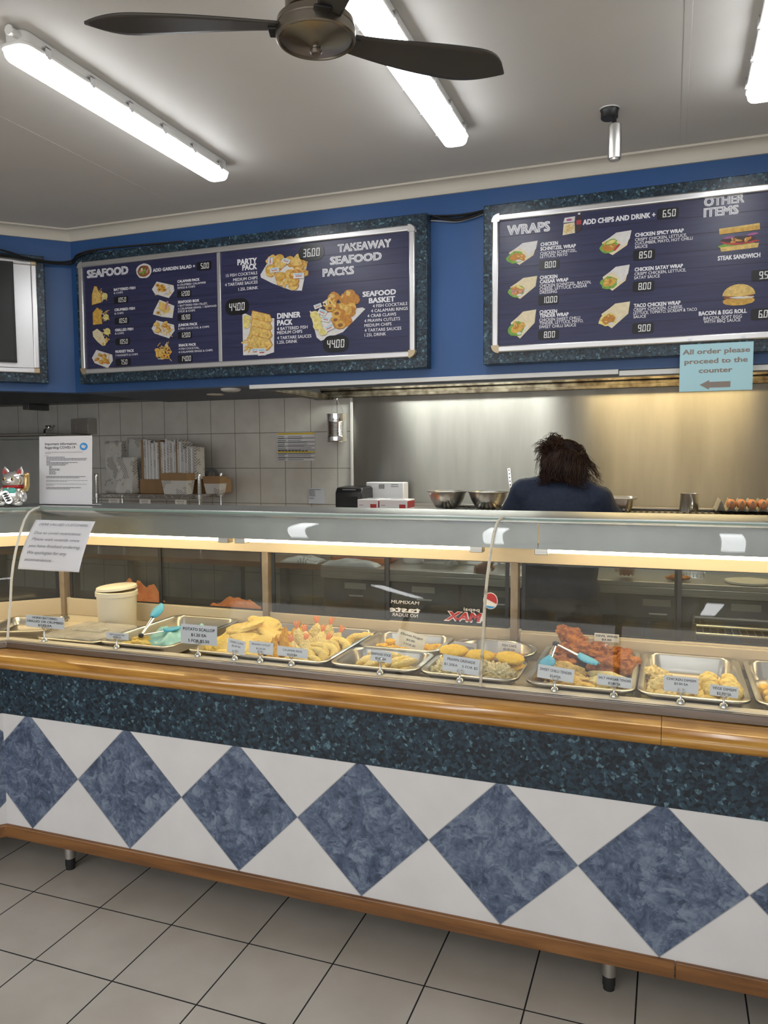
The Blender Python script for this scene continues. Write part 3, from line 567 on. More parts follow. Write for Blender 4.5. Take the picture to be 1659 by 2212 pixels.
# ================================================================== menu boards
# menu print: (x, z, width, cap height, words, style) on each board's own face
Ltxt = [
    (-1.0617, 2.6511, 0.3026, 0.0476, 'SEAFOOD', 2),
    (-0.5871, 2.6473, 0.2875, 0.019, 'ADD GARDEN SALAD +', 1),
    (-0.868, 2.5609, 0.1553, 0.0154, 'BATTERED FISH', 1),
    (-0.8687, 2.5431, 0.0656, 0.0114, '& CHIPS', 0),
    (-0.8676, 2.4426, 0.1476, 0.0155, 'CRUMBED FISH', 1),
    (-0.8683, 2.423, 0.0647, 0.0114, '& CHIPS', 0),
    (-0.8681, 2.3239, 0.1319, 0.0155, 'GRILLED FISH', 1),
    (-0.8688, 2.3059, 0.0638, 0.0115, '& CHIPS', 0),
    (-0.87, 2.1974, 0.1342, 0.0156, 'NUGGET PACK', 1),
    (-0.8708, 2.1768, 0.1621, 0.0115, '7 NUGGETS & CHIPS', 0),
    (-0.4208, 2.5725, 0.1488, 0.0149, 'CALAMARI PACK', 1),
    (-0.4214, 2.5544, 0.1885, 0.011, '8 CRUMBED CALAMARI', 0),
    (-0.42, 2.5378, 0.1173, 0.011, 'RINGS & CHIPS', 0),
    (-0.4206, 2.4559, 0.1425, 0.015, 'SEAFOOD BOX', 1),
    (-0.4212, 2.437, 0.1989, 0.011, '1 BATTERED FISH FILLET,', 0),
    (-0.4217, 2.4196, 0.2576, 0.011, '4 CALAMARI RINGS, 1 SEAFOOD', 0),
    (-0.4222, 2.4039, 0.1157, 0.011, 'STICK & CHIPS', 0),
    (-0.4227, 2.3255, 0.1298, 0.015, 'JUNIOR PACK', 1),
    (-0.4233, 2.3065, 0.2077, 0.0111, '6 FISH COCKTAIL & CHIPS', 0),
    (-0.4234, 2.2104, 0.1179, 0.0151, 'SNACK PACK', 1),
    (-0.424, 2.1921, 0.1413, 0.0111, '4 FISH COCKTAIL,', 0),
    (-0.4245, 2.1738, 0.2274, 0.0111, '4 CALAMARI RINGS & CHIPS', 0),
    (-0.0245, 2.6356, 0.1232, 0.0318, 'PARTY', 1),
    (0.0058, 2.6041, 0.0922, 0.0318, 'PACK', 1),
    (-0.0992, 2.5772, 0.1993, 0.0161, '15 FISH COCKTAILS', 0),
    (-0.0532, 2.5504, 0.1545, 0.016, 'MEDIUM CHIPS', 0),
    (-0.1068, 2.5272, 0.2075, 0.0161, '4 TARTARE SAUCES', 0),
    (-0.0215, 2.4967, 0.1234, 0.016, '1.25L DRINK', 0),
    (0.5825, 2.6481, 0.3016, 0.0418, 'TAKEAWAY', 2),
    (0.5374, 2.587, 0.2942, 0.042, 'SEAFOOD', 2),
    (0.4935, 2.5289, 0.1828, 0.0423, 'PACKS', 2),
    (0.7225, 2.4063, 0.1862, 0.0273, 'SEAFOOD', 1),
    (0.7575, 2.3706, 0.1456, 0.0273, 'BASKET', 1),
    (0.7793, 2.3475, 0.1907, 0.0158, '4 FISH COCKTAILS', 0),
    (0.7697, 2.323, 0.2032, 0.0158, '4 CALAMARI RINGS', 0),
    (0.7491, 2.2985, 0.1598, 0.0158, '4 CRAB CLAWS', 0),
    (0.7315, 2.2737, 0.1985, 0.0159, '4 PRAWN CUTLETS', 0),
    (0.7313, 2.2499, 0.1519, 0.0159, 'MEDIUM CHIPS', 0),
    (0.7319, 2.2245, 0.2048, 0.0159, '4 TARTARE SAUCES', 0),
    (0.7317, 2.2006, 0.1204, 0.0159, '1.25L DRINK', 0),
    (0.2179, 2.3263, 0.1425, 0.0301, 'DINNER', 1),
    (0.2172, 2.2895, 0.0938, 0.0301, 'PACK', 1),
    (0.2168, 2.2639, 0.1845, 0.0166, '4 BATTERED FISH', 0),
    (0.2164, 2.2427, 0.1528, 0.0166, 'MEDIUM CHIPS', 0),
    (0.2159, 2.2148, 0.2072, 0.0166, '4 TARTARE SAUCES', 0),
    (0.2154, 2.1914, 0.1235, 0.0166, '1.25L DRINK', 0)]
Lpr = [
    (-0.2403, 2.6522, 0.0963, 0.0463, '5.00'),
    (-0.8186, 2.5059, 0.1004, 0.0405, '10.50'),
    (-0.8172, 2.3845, 0.1006, 0.0407, '10.50'),
    (-0.8158, 2.2618, 0.1008, 0.0409, '10.50'),
    (-0.8163, 2.1413, 0.106, 0.0427, '7.50'),
    (-0.3765, 2.5085, 0.0939, 0.0407, '12.00'),
    (-0.3786, 2.3756, 0.0941, 0.0409, '16.90'),
    (-0.3797, 2.2746, 0.0943, 0.0411, '12.00'),
    (-0.3818, 2.1407, 0.0983, 0.0437, '14.00'),
    (0.4296, 2.6625, 0.1523, 0.0891, '36.00', 1),
    (-0.0324, 2.4096, 0.1515, 0.0887, '44.00', 1),
    (0.5663, 2.1728, 0.1502, 0.0896, '44.00', 1)]
Lpic = [
    (-0.6501, 2.6599, 0.1094, 0.0891, 'salad'),
    (-0.9708, 2.5468, 0.1283, 0.1146, 'fish'),
    (-0.9655, 2.423, 0.1233, 0.1068, 'crumbed'),
    (-0.9632, 2.3032, 0.139, 0.1196, 'grilled'),
    (-0.9677, 2.1683, 0.1548, 0.1161, 'nugget'),
    (-0.5201, 2.5425, 0.1535, 0.1028, 'calamari'),
    (-0.5198, 2.4329, 0.149, 0.1191, 'seafoodbox'),
    (-0.5274, 2.3177, 0.1591, 0.1117, 'junior'),
    (-0.5267, 2.1895, 0.1352, 0.1242, 'snack'),
    (0.2651, 2.5727, 0.2923, 0.2116, 'party'),
    (0.5763, 2.3239, 0.3234, 0.2628, 'basket'),
    (0.0953, 2.2652, 0.2101, 0.2626, 'dinner')]
Rtxt = [
    (1.4846, 2.6435, 0.2083, 0.0478, 'WRAPS', 2),
    (1.8451, 2.6563, 0.3241, 0.0239, 'ADD CHIPS AND DRINK +', 1),
    (2.3735, 2.6795, 0.1656, 0.0401, 'OTHER', 2),
    (2.3731, 2.6327, 0.1442, 0.0402, 'ITEMS', 2),
    (1.6475, 2.5765, 0.0827, 0.0171, 'CHICKEN', 1),
    (1.6469, 2.5554, 0.1675, 0.0171, 'SCHNITZEL WRAP', 1),
    (1.6462, 2.5359, 0.1724, 0.0139, 'CHICKEN SCHNITZEL,', 0),
    (1.6463, 2.5204, 0.1291, 0.0139, 'LETTUCE, MAYO', 0),
    (1.6455, 2.4199, 0.0838, 0.0172, 'CHICKEN', 1),
    (1.6457, 2.4002, 0.135, 0.0172, 'CAESAR WRAP', 1),
    (1.645, 2.3823, 0.2416, 0.014, 'CHICKEN SCHNITZEL, BACON,', 0),
    (1.6451, 2.3666, 0.2234, 0.014, 'CHEESE, LETTUCE, CAESAR', 0),
    (1.6461, 2.351, 0.0815, 0.014, 'DRESSING', 0),
    (1.6452, 2.2556, 0.0841, 0.0173, 'CHICKEN', 1),
    (1.6453, 2.2374, 0.1387, 0.0173, 'TENDER WRAP', 1),
    (1.6447, 2.2193, 0.1929, 0.014, 'CHICKEN SWEET CHILLI', 0),
    (1.6448, 2.2036, 0.2082, 0.014, 'TENDER, LETTUCE, MAYO,', 0),
    (1.6441, 2.1863, 0.1753, 0.0141, 'SWEET CHILLI SAUCE', 0),
    (2.0817, 2.5765, 0.2101, 0.0172, 'CHICKEN SPICY WRAP', 1),
    (2.0813, 2.5571, 0.2241, 0.0133, 'CRISPY CHICKEN, LETTUCE,', 0),
    (2.0815, 2.5406, 0.2481, 0.0133, 'CUCUMBER, MAYO, HOT CHILLI', 0),
    (2.0811, 2.5242, 0.056, 0.0133, 'SAUCE', 0),
    (2.082, 2.4199, 0.2094, 0.0173, 'CHICKEN SATAY WRAP', 1),
    (2.0815, 2.4018, 0.2234, 0.0134, 'CRISPY CHICKEN, LETTUCE,', 0),
    (2.0803, 2.3846, 0.1126, 0.0134, 'SATAY SAUCE', 0),
    (2.0809, 2.2552, 0.2035, 0.0174, 'TACO CHICKEN WRAP', 1),
    (2.0804, 2.2386, 0.2147, 0.0135, 'CRISPY CHICKEN, CHEESE,', 0),
    (2.0799, 2.2228, 0.2747, 0.0135, 'LETTUCE, TOMATO, S/CREAM & TACO', 0),
    (2.0802, 2.2062, 0.0557, 0.0135, 'SAUCE', 0),
    (2.4361, 2.4371, 0.1728, 0.0197, 'STEAK SANDWICH', 1),
    (2.3624, 2.1991, 0.1986, 0.0185, 'BACON & EGG ROLL', 1),
    (2.3831, 2.1792, 0.1581, 0.0139, 'BACON, SOFT EGG', 0),
    (2.3842, 2.1637, 0.1518, 0.0139, 'WITH BBQ SAUCE', 0)]
Rpr = [
    (2.2225, 2.6676, 0.0925, 0.0477, '6.50'),
    (1.6895, 2.4864, 0.0969, 0.0448, '8.00'),
    (1.6877, 2.3208, 0.0973, 0.0451, '10.00'),
    (1.6883, 2.1547, 0.0976, 0.0454, '8.00'),
    (2.1226, 2.4922, 0.0969, 0.0469, '8.50'),
    (2.122, 2.3498, 0.0949, 0.0472, '8.00'),
    (2.123, 2.1591, 0.0953, 0.0475, '9.00'),
    (2.6282, 2.3578, 0.1066, 0.0486, '9.50'),
    (2.6306, 2.1893, 0.1069, 0.0489, '6.00')]
Rpic = [
    (1.7955, 2.6655, 0.0923, 0.1001, 'combo'),
    (1.5544, 2.5494, 0.1598, 0.1135, 'wrap', 0),
    (1.5581, 2.3842, 0.15, 0.1101, 'wrap', 1),
    (1.5584, 2.2082, 0.1421, 0.1433, 'wrap', 2),
    (1.99, 2.5543, 0.1512, 0.1121, 'wrap', 3),
    (1.9908, 2.3945, 0.1385, 0.1208, 'wrap', 4),
    (1.991, 2.2233, 0.1467, 0.1256, 'wrap', 5),
    (2.5234, 2.5281, 0.1749, 0.1125, 'sandwich'),
    (2.5261, 2.2812, 0.1336, 0.0947, 'burger')]

SEG = {'0': 'abcdef', '1': 'bc', '2': 'abged', '3': 'abgcd', '4': 'fgbc', '5': 'afgcd', '6': 'afgedc', '7': 'abc', '8': 'abcdefg', '9': 'abcdfg'}
def seven(mb, s, xc, zc, h, mi, T):
    w_ = h * 0.46; t = h * 0.115; adv = w_ + h * 0.16; n = len(s.replace('.', '')); x = xc - (n * adv - h * 0.16) / 2; sl = 0.06
    def q(a, b, c_, d_): # box a..b in x, c..d in z around centre
        pts = [(a + sl * c_, c_), (b + sl * c_, c_), (b + sl * d_, d_), (a + sl * d_, d_)]
        mb.add([(X, 0, zc + Z) for X, Z in pts], [(0, 1, 2, 3)], mi, T)
    e = t * 0.18
    for ch in s:
        if ch == '.': q(x - h * 0.11, x - h * 0.02, -h / 2, -h / 2 + t); continue
        S = SEG[ch]; m_ = h / 2
        if 'a' in S: q(x + e + t * .5, x + w_ - e - t * .5, m_ - t, m_)
        if 'd' in S: q(x + e + t * .5, x + w_ - e - t * .5, -m_, -m_ + t)
        if 'g' in S: q(x + e + t * .5, x + w_ - e - t * .5, -t / 2, t / 2)
        if 'f' in S: q(x, x + t, e, m_ - e)
        if 'e' in S: q(x, x + t, -m_ + e, -e)
        if 'b' in S: q(x + w_ - t, x + w_, e, m_ - e)
        if 'c' in S: q(x + w_ - t, x + w_, -m_ + e, -e)
        x += adv
PC = ['p_white', 'p_gold', 'p_gold2', 'p_amber', 'p_lemon', 'p_green', 'p_brown', 'p_pink', 'p_cyan', 'p_dark', 'p_cream', 'p_red', 'p_purple']
def picture(kind, w_, h_, seed, var=0):
    """one printed food picture, flat layers on the board: (x, z) about its own centre"""
    rn = random.Random(seed); mb = MB(); lay_ = [0]
    def poly(pts, mi):
        lay_[0] += 1; y = -0.00006 * lay_[0]
        mb.add([(x * w_ / 2, y, z * h_ / 2) for x, z in pts], [tuple(range(len(pts)))], mi)
    def el(cx, cz, a, b, mi, rot=0.0, rough=0.12, n=14):
        pts = []
        for k in range(n):
            A = 2 * PI * k / n; r = 1 + rn.uniform(-rough, rough); x, z = a * r * math.cos(A), b * r * math.sin(A)
            pts.append((cx + x * math.cos(rot) - z * math.sin(rot), cz + x * math.sin(rot) + z * math.cos(rot)))
        poly(pts, mi)
    def stickp(cx, cz, l, t, mi, rot):
        c_, s_ = math.cos(rot), math.sin(rot); poly([(cx + x * c_ - z * s_, cz + x * s_ + z * c_) for x, z in ((-l, -t), (l, -t), (l, t), (-l, t))], mi)
    def chips(n, x0, x1, z0, z1):
        for _ in range(n): stickp(rn.uniform(x0, x1), rn.uniform(z0, z1), rn.uniform(.14, .24), .035, rn.choice([1, 2, 2, 10]), rn.uniform(0, PI))
    def bits(n, x0, x1, z0, z1, a=.2, b=.13, cols=(1, 2, 3), rot=None):
        for _ in range(n):
            x, z, r_ = rn.uniform(x0, x1), rn.uniform(z0, z1), rn.uniform(0, PI) if rot is None else rot
            el(x + .012, z - .02, a * 1.04, b * 1.04, 3, r_); el(x, z, a, b, rn.choice(cols), r_); el(x - a * .2, z + b * .25, a * .5, b * .4, 2, r_)
    def ring_(x, z, a): el(x, z, a, a * .85, 3); el(x - .01, z + .02, a * .94, a * .8, 1); el(x, z, a * .45, a * .38, 6)
    def lemon(x, z, a): el(x, z, a, a, 4, 0, .02, 18); el(x, z, a * .84, a * .84, 10, 0, .02, 18); el(x, z, a * .74, a * .74, 4, 0, .04, 18)
    def tub(x, z, a, r_): stickp(x, z, a, a * .62, 0, r_); stickp(x, z + a * .3, a * .8, a * .14, 8, r_); stickp(x, z - a * .1, a * .6, a * .09, 11, r_)
    def tray(p): poly(p, 0)
    if kind == 'salad':
        el(0, 0, 1, .95, 0, 0, .05, 20); el(0, 0, .82, .75, 6, 0, .1)
        for _ in range(16): el(rn.uniform(-.5, .5), rn.uniform(-.5, .5), .22, .13, rn.choice([5, 5, 7, 10, 9]), rn.uniform(0, 3))
    elif kind in ('fish', 'crumbed', 'grilled'):
        chips(26, 0, .8, -.7, .55); m_ = {'fish': 2, 'crumbed': 1, 'grilled': 10}[kind]
        if kind == 'grilled': poly([(-1, .5), (-.5, .75), (0, .35), (.3, -.4), (.35, -.95), (.0, -.98), (-.5, -.55), (-.95, 0)], m_); el(.1, -.8, .12, .15, 1)
        elif kind == 'fish': poly([(-.95, -1), (-.9, .1), (-.6, .95), (-.3, .9), (-.1, .4), (.15, .1), (.2, -.8)], 3); poly([(-.9, -.95), (-.86, .1), (-.6, .9), (-.33, .85), (-.15, .35), (.08, .1), (.12, -.78)], m_)
        else: poly([(-1, -.95), (-.98, .4), (-.45, .95), (.0, .6), (.12, -.9)], m_)
        bits(4, -.6, -.2, -.7, .2, .12, .08, (m_,)); lemon(.58, -.2 if kind != 'grilled' else .4, .34)
    elif kind in ('nugget', 'calamari', 'junior', 'seafoodbox'):
        tray([(-1, .15), (-.55, .95), (.95, .35), (1, -.25), (.5, -1), (-.75, -.4)] if kind != 'seafoodbox' else [(-.9, -.1), (-.35, .9), (1, .2), (.8, -.95), (-.2, -.75), (-1, -.45)])
        chips(20, -.5, .6, -.6, .4)
        if kind == 'nugget': bits(9, -.6, .6, -.5, .5, .24, .14, (1, 3))
        if kind == 'junior': bits(8, -.6, .5, -.2, .6, .26, .16, (1, 2, 3)); chips(10, 0, .7, -.7, -.1)
        if kind == 'calamari':
            for _ in range(8): ring_(rn.uniform(-.6, .3), rn.uniform(-.3, .55), .22)
            tub(.5, .1, .2, .4); tub(.3, -.5, .2, .5)
        if kind == 'seafoodbox': poly([(-.4, .75), (.2, .5), (.6, -.1), (.3, -.5), (-.4, -.1)], 2); stickp(.3, .3, .4, .09, 7, 1.3); ring_(-.5, -.35, .2); el(.7, -.3, .18, .2, 10)
    elif kind == 'snack':
        chips(40, -.6, .7, -.8, .8); bits(8, -.7, .2, -.4, .7, .26, .17, (2, 1))
        for x, z in ((.3, .2), (.55, -.2), (.1, -.4), (.4, -.55)): ring_(x, z, .24)
    elif kind == 'party':
        tray([(-1, .0), (-.7, .55), (.98, .48), (.72, -1), (.3, -.95), (-.5, -.5), (-.98, -.15)])
        bits(6, -.55, .7, .4, .75, .26, .2, (2, 1)); bits(16, -.7, .75, -.2, .6, .25, .19, (2, 1)); bits(8, -.2, .55, -.75, -.1, .22, .2, (2, 1, 3)); chips(8, -.1, .3, -.7, -.3)
        for a in ((-.55, .62, .17, 1.5), (.1, .55, .17, -.5), (-.38, .15, .19, .05), (.62, -.25, .22, -.05)): tub(*a)
    elif kind == 'basket':
        tray([(-1, .25), (-.75, .1), (.9, .22), (1, .15), (.2, -.7), (-.6, -1), (-.75, -.85)])
        bits(12, -.2, .8, .1, .8, .2, .2, (1, 3, 3)); bits(8, .0, .5, -.4, .3, .2, .2, (3, 1, 3)); chips(8, -.4, .2, .3, .7)
        for x, z, a in ((-.25, .28, .17), (.0, .05, .18), (-.05, -.2, .17), (.12, -.42, .2)): ring_(x, z, a)
        for x, z in ((-.8, .05), (-.72, -.15), (-.7, -.38), (-.5, -.62)): lemon(x, z, .17)
        for a in ((-.68, .4, .14, .3), (-.52, .15, .16, -.5), (-.4, -.15, .15, -.3), (-.28, -.5, .17, .4)): tub(*a)
    elif kind == 'dinner':
        tray([(-.9, .75), (-.75, .8), (-.2, .6), (1, .5), (.95, -.9), (.5, -.98), (-.9, -.95)]); chips(14, -.8, -.3, -.8, -.3)
        for z in (.62, .3, -.02, -.4):
            poly([(-.45 - .15 * (z < 0), z - .22), (-.3, z + .28), (.75, z + .05), (.9, z - .2), (.6, z - .42), (-.2, z - .35)], 3); poly([(-.42 - .15 * (z < 0), z - .2), (-.28, z + .25), (.72, z + .03), (.85, z - .2), (.56, z - .38), (-.2, z - .31)], 2); bits(3, -.2, .6, z - .25, z + .05, .1, .05, (1,))
        for z in (.62, .5, .38, .26): el(-.65, z, .2, .1, 4)
        tub(-.15, -.82, .2, 0); tub(.25, -.86, .24, 0)
    elif kind == 'combo':
        poly([(-.9, .2), (-.75, .65), (.3, .7), (.25, .2)], 0); poly([(-.95, -.95), (-.85, .1), (.25, .15), (.3, -.85)], 10); chips(20, -.7, .1, -.7, -.1); el(-.3, .42, .3, .12, 12)
        poly([(.45, -.9), (.45, .3), (.55, .75), (.7, .95), (.85, .75), (.95, .3), (.95, -.6)], 9); stickp(.68, .1, .24, .2, 11, 0); stickp(.7, .88, .12, .08, 0, 0)
    elif kind == 'wrap':
        fill = [(3, 5), (7, 5), (1, 5), (3, 5), (1, 5), (3, 4)][var]
        poly([(-.1, -.9), (.9, .1) if var in (1, 2, 5) else (.75, -.2), (1, .98), (.1, .85), (-.75, .2), (-.55, -.5)], 10)
        poly([(-.15, -.85), (.95, .95), (.55, .0)], 0)
        el(-.35, -.25, .56, .48, fill[1], .4, .14); el(-.3, -.22, .42, .32, fill[0], .2, .14); bits(4, -.55, .1, -.45, .1, .2, .13, (fill[0], 3))
        if var in (0, 1, 2, 5): el(-.15, -.55, .16, .1, 0)
        if var == 3: el(-.2, .2, .4, .2, 5, .4); el(-.2, .18, .3, .13, 4, .4); stickp(.15, -.3, .3, .07, 11, 1.0)
        if var == 1: el(-.2, .15, .4, .1, 4, -.6)
        poly([(-.62, .25), (-.1, .5), (.35, .1), (.5, -.3), (.9, .3), (1, .98), (.1, .9)], 0 if var in (0, 3, 4) else 10)
    elif kind == 'sandwich':
        el(-.05, -.55, .95, .22, 5, -.05, .1); poly([(-.85, -.95), (-.9, -.6), (.9, -.5), (.85, -.85)], 2); el(0, -.3, .9, .22, 11, -.05); el(0, -.1, .85, .25, 9, -.05); bits(6, -.7, .7, -.25, .05, .2, .08, (3, 6, 9)); el(.6, .2, .3, .1, 12, .1); el(-.5, .1, .3, .08, 12, .1)
        poly([(-.95, .4), (-.97, .85), (.9, 1), (.93, .5)], 1); poly([(-.95, .7), (-.97, .85), (.9, 1), (.92, .85)], 2)
    elif kind == 'burger':
        el(0, -.6, .98, .4, 1, 0, .03, 20); el(0, -.2, .97, .22, 6, 0, .06); el(.2, -.28, .7, .1, 0, -.05); el(.45, -.25, .18, .08, 10)
        poly([(math.cos(a * PI / 12) * 1.0, -.05 + math.sin(a * PI / 12) * 1.02) for a in range(0, 13)] + [(0, -.18)], 2)
        for _ in range(24): el(rn.uniform(-.7, .7), rn.uniform(.2, .8), .025, .03, 10, 0, 0, 6)
    return mb
FACE = 1.6235
def board(name, label, x0, x1, fx0, fx1, txt, prs, pics, divider=None, group='menu boards'):
    t = thing(name, label, 'menu board', ((x0 + x1) / 2, 1.70, 2.025), group=None)
    b = lambda mb_, nm, mt, par=None, **k: local(mb_, t).build(nm, mt, par or t, **k)
    b(MB().box(x0, x1, 1.631, 1.699, 2.025, 2.802), 'laminate_surround', 'flake', bevel=0.004)
    fz0, fz1, fw = 2.080, 2.748, 0.033
    P = b(MB().box(fx0 + .01, fx1 - .01, FACE + 0.001, 1.6308, fz0 + .01, fz1 - .01), 'menu_panel', 'navy')
    mb = MB()
    for z in [fz0 + fw + (fz1 - fz0 - 2 * fw) * k / 8 for k in range(1, 8)]: mb.box(fx0 + fw, fx1 - fw, FACE + 0.0003, FACE + 0.0012, z - 0.0012, z + 0.0012)
    b(mb, 'plank_lines', 'navyline', P)
    mb = MB()
    for x, z, w_, h_, s, st in txt:
        T = Matrix.Translation((0, FACE - 0.0004, 0))
        if st == 0: mb.text(s, x, z, w_, h_, 0, T, 0.012)
        if st == 1: mb.text(s, x, z, w_, h_, 0, T, 0.042)
        if st == 2:
            mb.text(s, x, z, w_, h_, 0, T, 0.052); mb.text(s, x, z, w_, h_, 1, Matrix.Translation((0, FACE - 0.0010, 0)), -0.033, ref=0.052)
    b(mb, 'lettering', ['pwhite', 'navy'], P)
    for x, z, w_, h_, s, *big in prs:
        mb = MB()
        if x + w_ / 2 > fx1 - fw: pass
        mb.prism(rrect(x, z, w_, h_, h_ * (0.48 if big else 0.2)), 0, 0.0012, 0, Matrix.Translation((0, FACE - 0.0014, 0)) @ XZ)
        seven(mb, s, x + (0 if big else w_ * .06), z, h_ * (0.48 if big else 0.68), 1, Matrix.Translation((0, FACE - 0.0020, 0)))
        b(mb, 'price_window', ['pbox', 'digit'], P)
    for i, (x, z, w_, h_, kind, *var) in enumerate(pics):
        mb = picture(kind, w_, h_, 11 + i * 3, *var); mb.v = [(a + x, c + FACE - 0.0005, d + z) for a, c, d in mb.v]
        b(mb, 'food_picture', PC, P)
    F = MB(); y0, y1 = 1.611, 1.6305
    F.box(fx0 + .02, fx1 - .02, y0, y1, fz0, fz0 + fw).box(fx0 + .02, fx1 - .02, y0, y1, fz1 - fw, fz1).box(fx0, fx0 + fw, y0, y1, fz0 + .03, fz1 - .03).box(fx1 - fw, fx1, y0, y1, fz0 + .03, fz1 - .03)
    b(F, 'snap_frame', 'alu', bevel=0.007, seg=3)
    for cx, cz, mt in ((fx0, fz0, 'brass'), (fx1, fz0, 'brass'), (fx0, fz1, 'alu'), (fx1, fz1, 'alu')):
        sx, sz = (1 if cx == fx0 else -1), (1 if cz == fz0 else -1); n = 8
        arc = [(cx + sx * (.034 - .034 * math.cos(k * PI / 2 / n)), cz + sz * (.034 - .034 * math.sin(k * PI / 2 / n))) for k in range(n + 1)]
        poly = arc + [(cx + sx * .0345, cz + sz * .0345)]
        b(MB().prism(poly, y0 - .0015, y1, 0, XZ), 'corner_cap', mt, bevel=0.002)
    if divider: b(MB().box(divider - .011, divider + .011, 1.6165, FACE + 0.001, fz0 + fw, fz1 - fw), 'divider', 'alu', bevel=0.002)
    return t
board('menu_board', 'navy seafood menu board with a white centre divider and seafood packs', -1.150, 1.075, -1.122, 1.014, Ltxt, Lpr, Lpic, -0.143)
board('menu_board', 'navy wraps and burgers menu board above the blue order sign', 1.366, 3.59, 1.412, 3.548, Rtxt, Rpr, Rpic)
# third frame on the splayed bulkhead, with a dark screen
TL = Matrix.Translation((BX, BY, 0)) @ Matrix.Rotation(PI / 4, 4, 'Z')      # local: -x runs along the splay, -y faces the shop
t = thing('screen_board', 'laminate framed board holding a dark screen on the splayed bulkhead', 'menu board', (BX, BY, 2.03))
b = lambda mb_, nm, mt, **k: local(mb_, t).build(nm, mt, t, **k)
b(MB().box(-2.35, -0.157, -0.07, -0.001, 2.028, 2.785, 0, TL), 'laminate_surround', 'flake', bevel=0.004)
F = MB()
F.box(-2.25, -0.22, -0.09, -0.0705, 2.083, 2.116, 0, TL).box(-2.25, -0.22, -0.09, -0.0705, 2.722, 2.755, 0, TL).box(-0.233, -0.200, -0.09, -0.0705, 2.113, 2.725, 0, TL).box(-2.28, -2.247, -0.09, -0.0705, 2.113, 2.725, 0, TL)
b(F, 'snap_frame', 'alu', bevel=0.006, seg=3)
b(MB().box(-0.234, -0.199, -0.092, -0.0705, 2.082, 2.117, 0, TL).box(-0.234, -0.199, -0.092, -0.0705, 2.721, 2.756, 0, TL), 'corner_cap', 'brass', bevel=0.006)
b(MB().box(-2.25, -0.22, -0.0745, -0.0705, 2.10, 2.74, 0, TL), 'backing_sheet', 'alu')
b(MB().box(-1.42, -0.325, -0.115, -0.0755, 2.142, 2.728, 0, TL), 'screen_case', 'black', bevel=0.003)
b(MB().box(-1.405, -0.34, -0.1165, -0.1155, 2.157, 2.713, 0, TL), 'screen_face', 'screen')

# cables slung between the boards
def cable(pts, r, label, mt='black', grp=None):
    P = [Vector(p) for p in pts]; out = []
    for i in range(len(P) - 1):
        p0, p1, p2, p3 = P[max(0, i - 1)], P[i], P[i + 1], P[min(len(P) - 1, i + 2)]
        for k in range(6):
            u = k / 6; out.append(0.5 * ((2 * p1) + (p2 - p0) * u + (2 * p0 - 5 * p1 + 4 * p2 - p3) * u * u + (3 * p1 - p0 - 3 * p2 + p3) * u ** 3))
    out.append(P[-1]); c0 = P[0]
    o = MB().tube([p - c0 for p in out], r, 7).build('cable', mt); o.location = c0
    return tag(o, label, 'cable', grp)
gr = 'cables slung between the two menu boards'
cable([(1.078, 1.68, 2.797), (1.14, 1.68, 2.791), (1.21, 1.68, 2.786), (1.29, 1.68, 2.787), (1.364, 1.68, 2.795)], .006, 'thick black cable, topmost of the bundle between the menu boards', grp=gr)
cable([(1.078, 1.672, 2.800), (1.14, 1.672, 2.777), (1.21, 1.672, 2.760), (1.29, 1.672, 2.766), (1.364, 1.672, 2.786)], .005, 'black cable sagging lowest between the two menu boards', grp=gr)
cable([(1.078, 1.685, 2.785), (1.15, 1.685, 2.781), (1.22, 1.685, 2.771), (1.30, 1.685, 2.785), (1.364, 1.685, 2.790)], .005, 'thin black cable in the middle of the bundle between menu boards', grp=gr)
cable([(1.078, 1.69, 2.778), (1.15, 1.69, 2.766), (1.22, 1.69, 2.757), (1.30, 1.69, 2.768), (1.364, 1.69, 2.782)], .004, 'grey cable in the black bundle between the menu boards', 'greyink', grp=gr)
def LP(s, z, off): p = TL @ Vector((-s, -off, z)); return (p.x, p.y, p.z)
gr = 'cables crossing the bulkhead corner'
cable([LP(.9, 2.83, .09), LP(.42, 2.795, .10), LP(.25, 2.757, .105), LP(.10, 2.758, .06), (-1.20, 1.655, 2.775), (-1.12, 1.625, 2.80), (-0.95, 1.628, 2.815), (-0.4, 1.66, 2.812)], .006, 'black cable arching highest across the blue bulkhead corner', grp=gr)
cable([LP(.9, 2.80, .10), LP(.42, 2.765, .105), LP(.25, 2.75, .11), LP(.10, 2.748, .06), (-1.20, 1.65, 2.76), (-1.12, 1.622, 2.785), (-0.98, 1.622, 2.807)], .005, 'black cable lying just under the highest one at bulkhead corner', grp=gr)
cable([LP(.9, 2.74, .10), LP(.42, 2.752, .11), LP(.25, 2.745, .115), LP(.10, 2.752, .06), (-1.20, 1.64, 2.75), (-1.13, 1.618, 2.77)], .005, 'lowest black cable across the corner beside the dark screen', grp=gr)

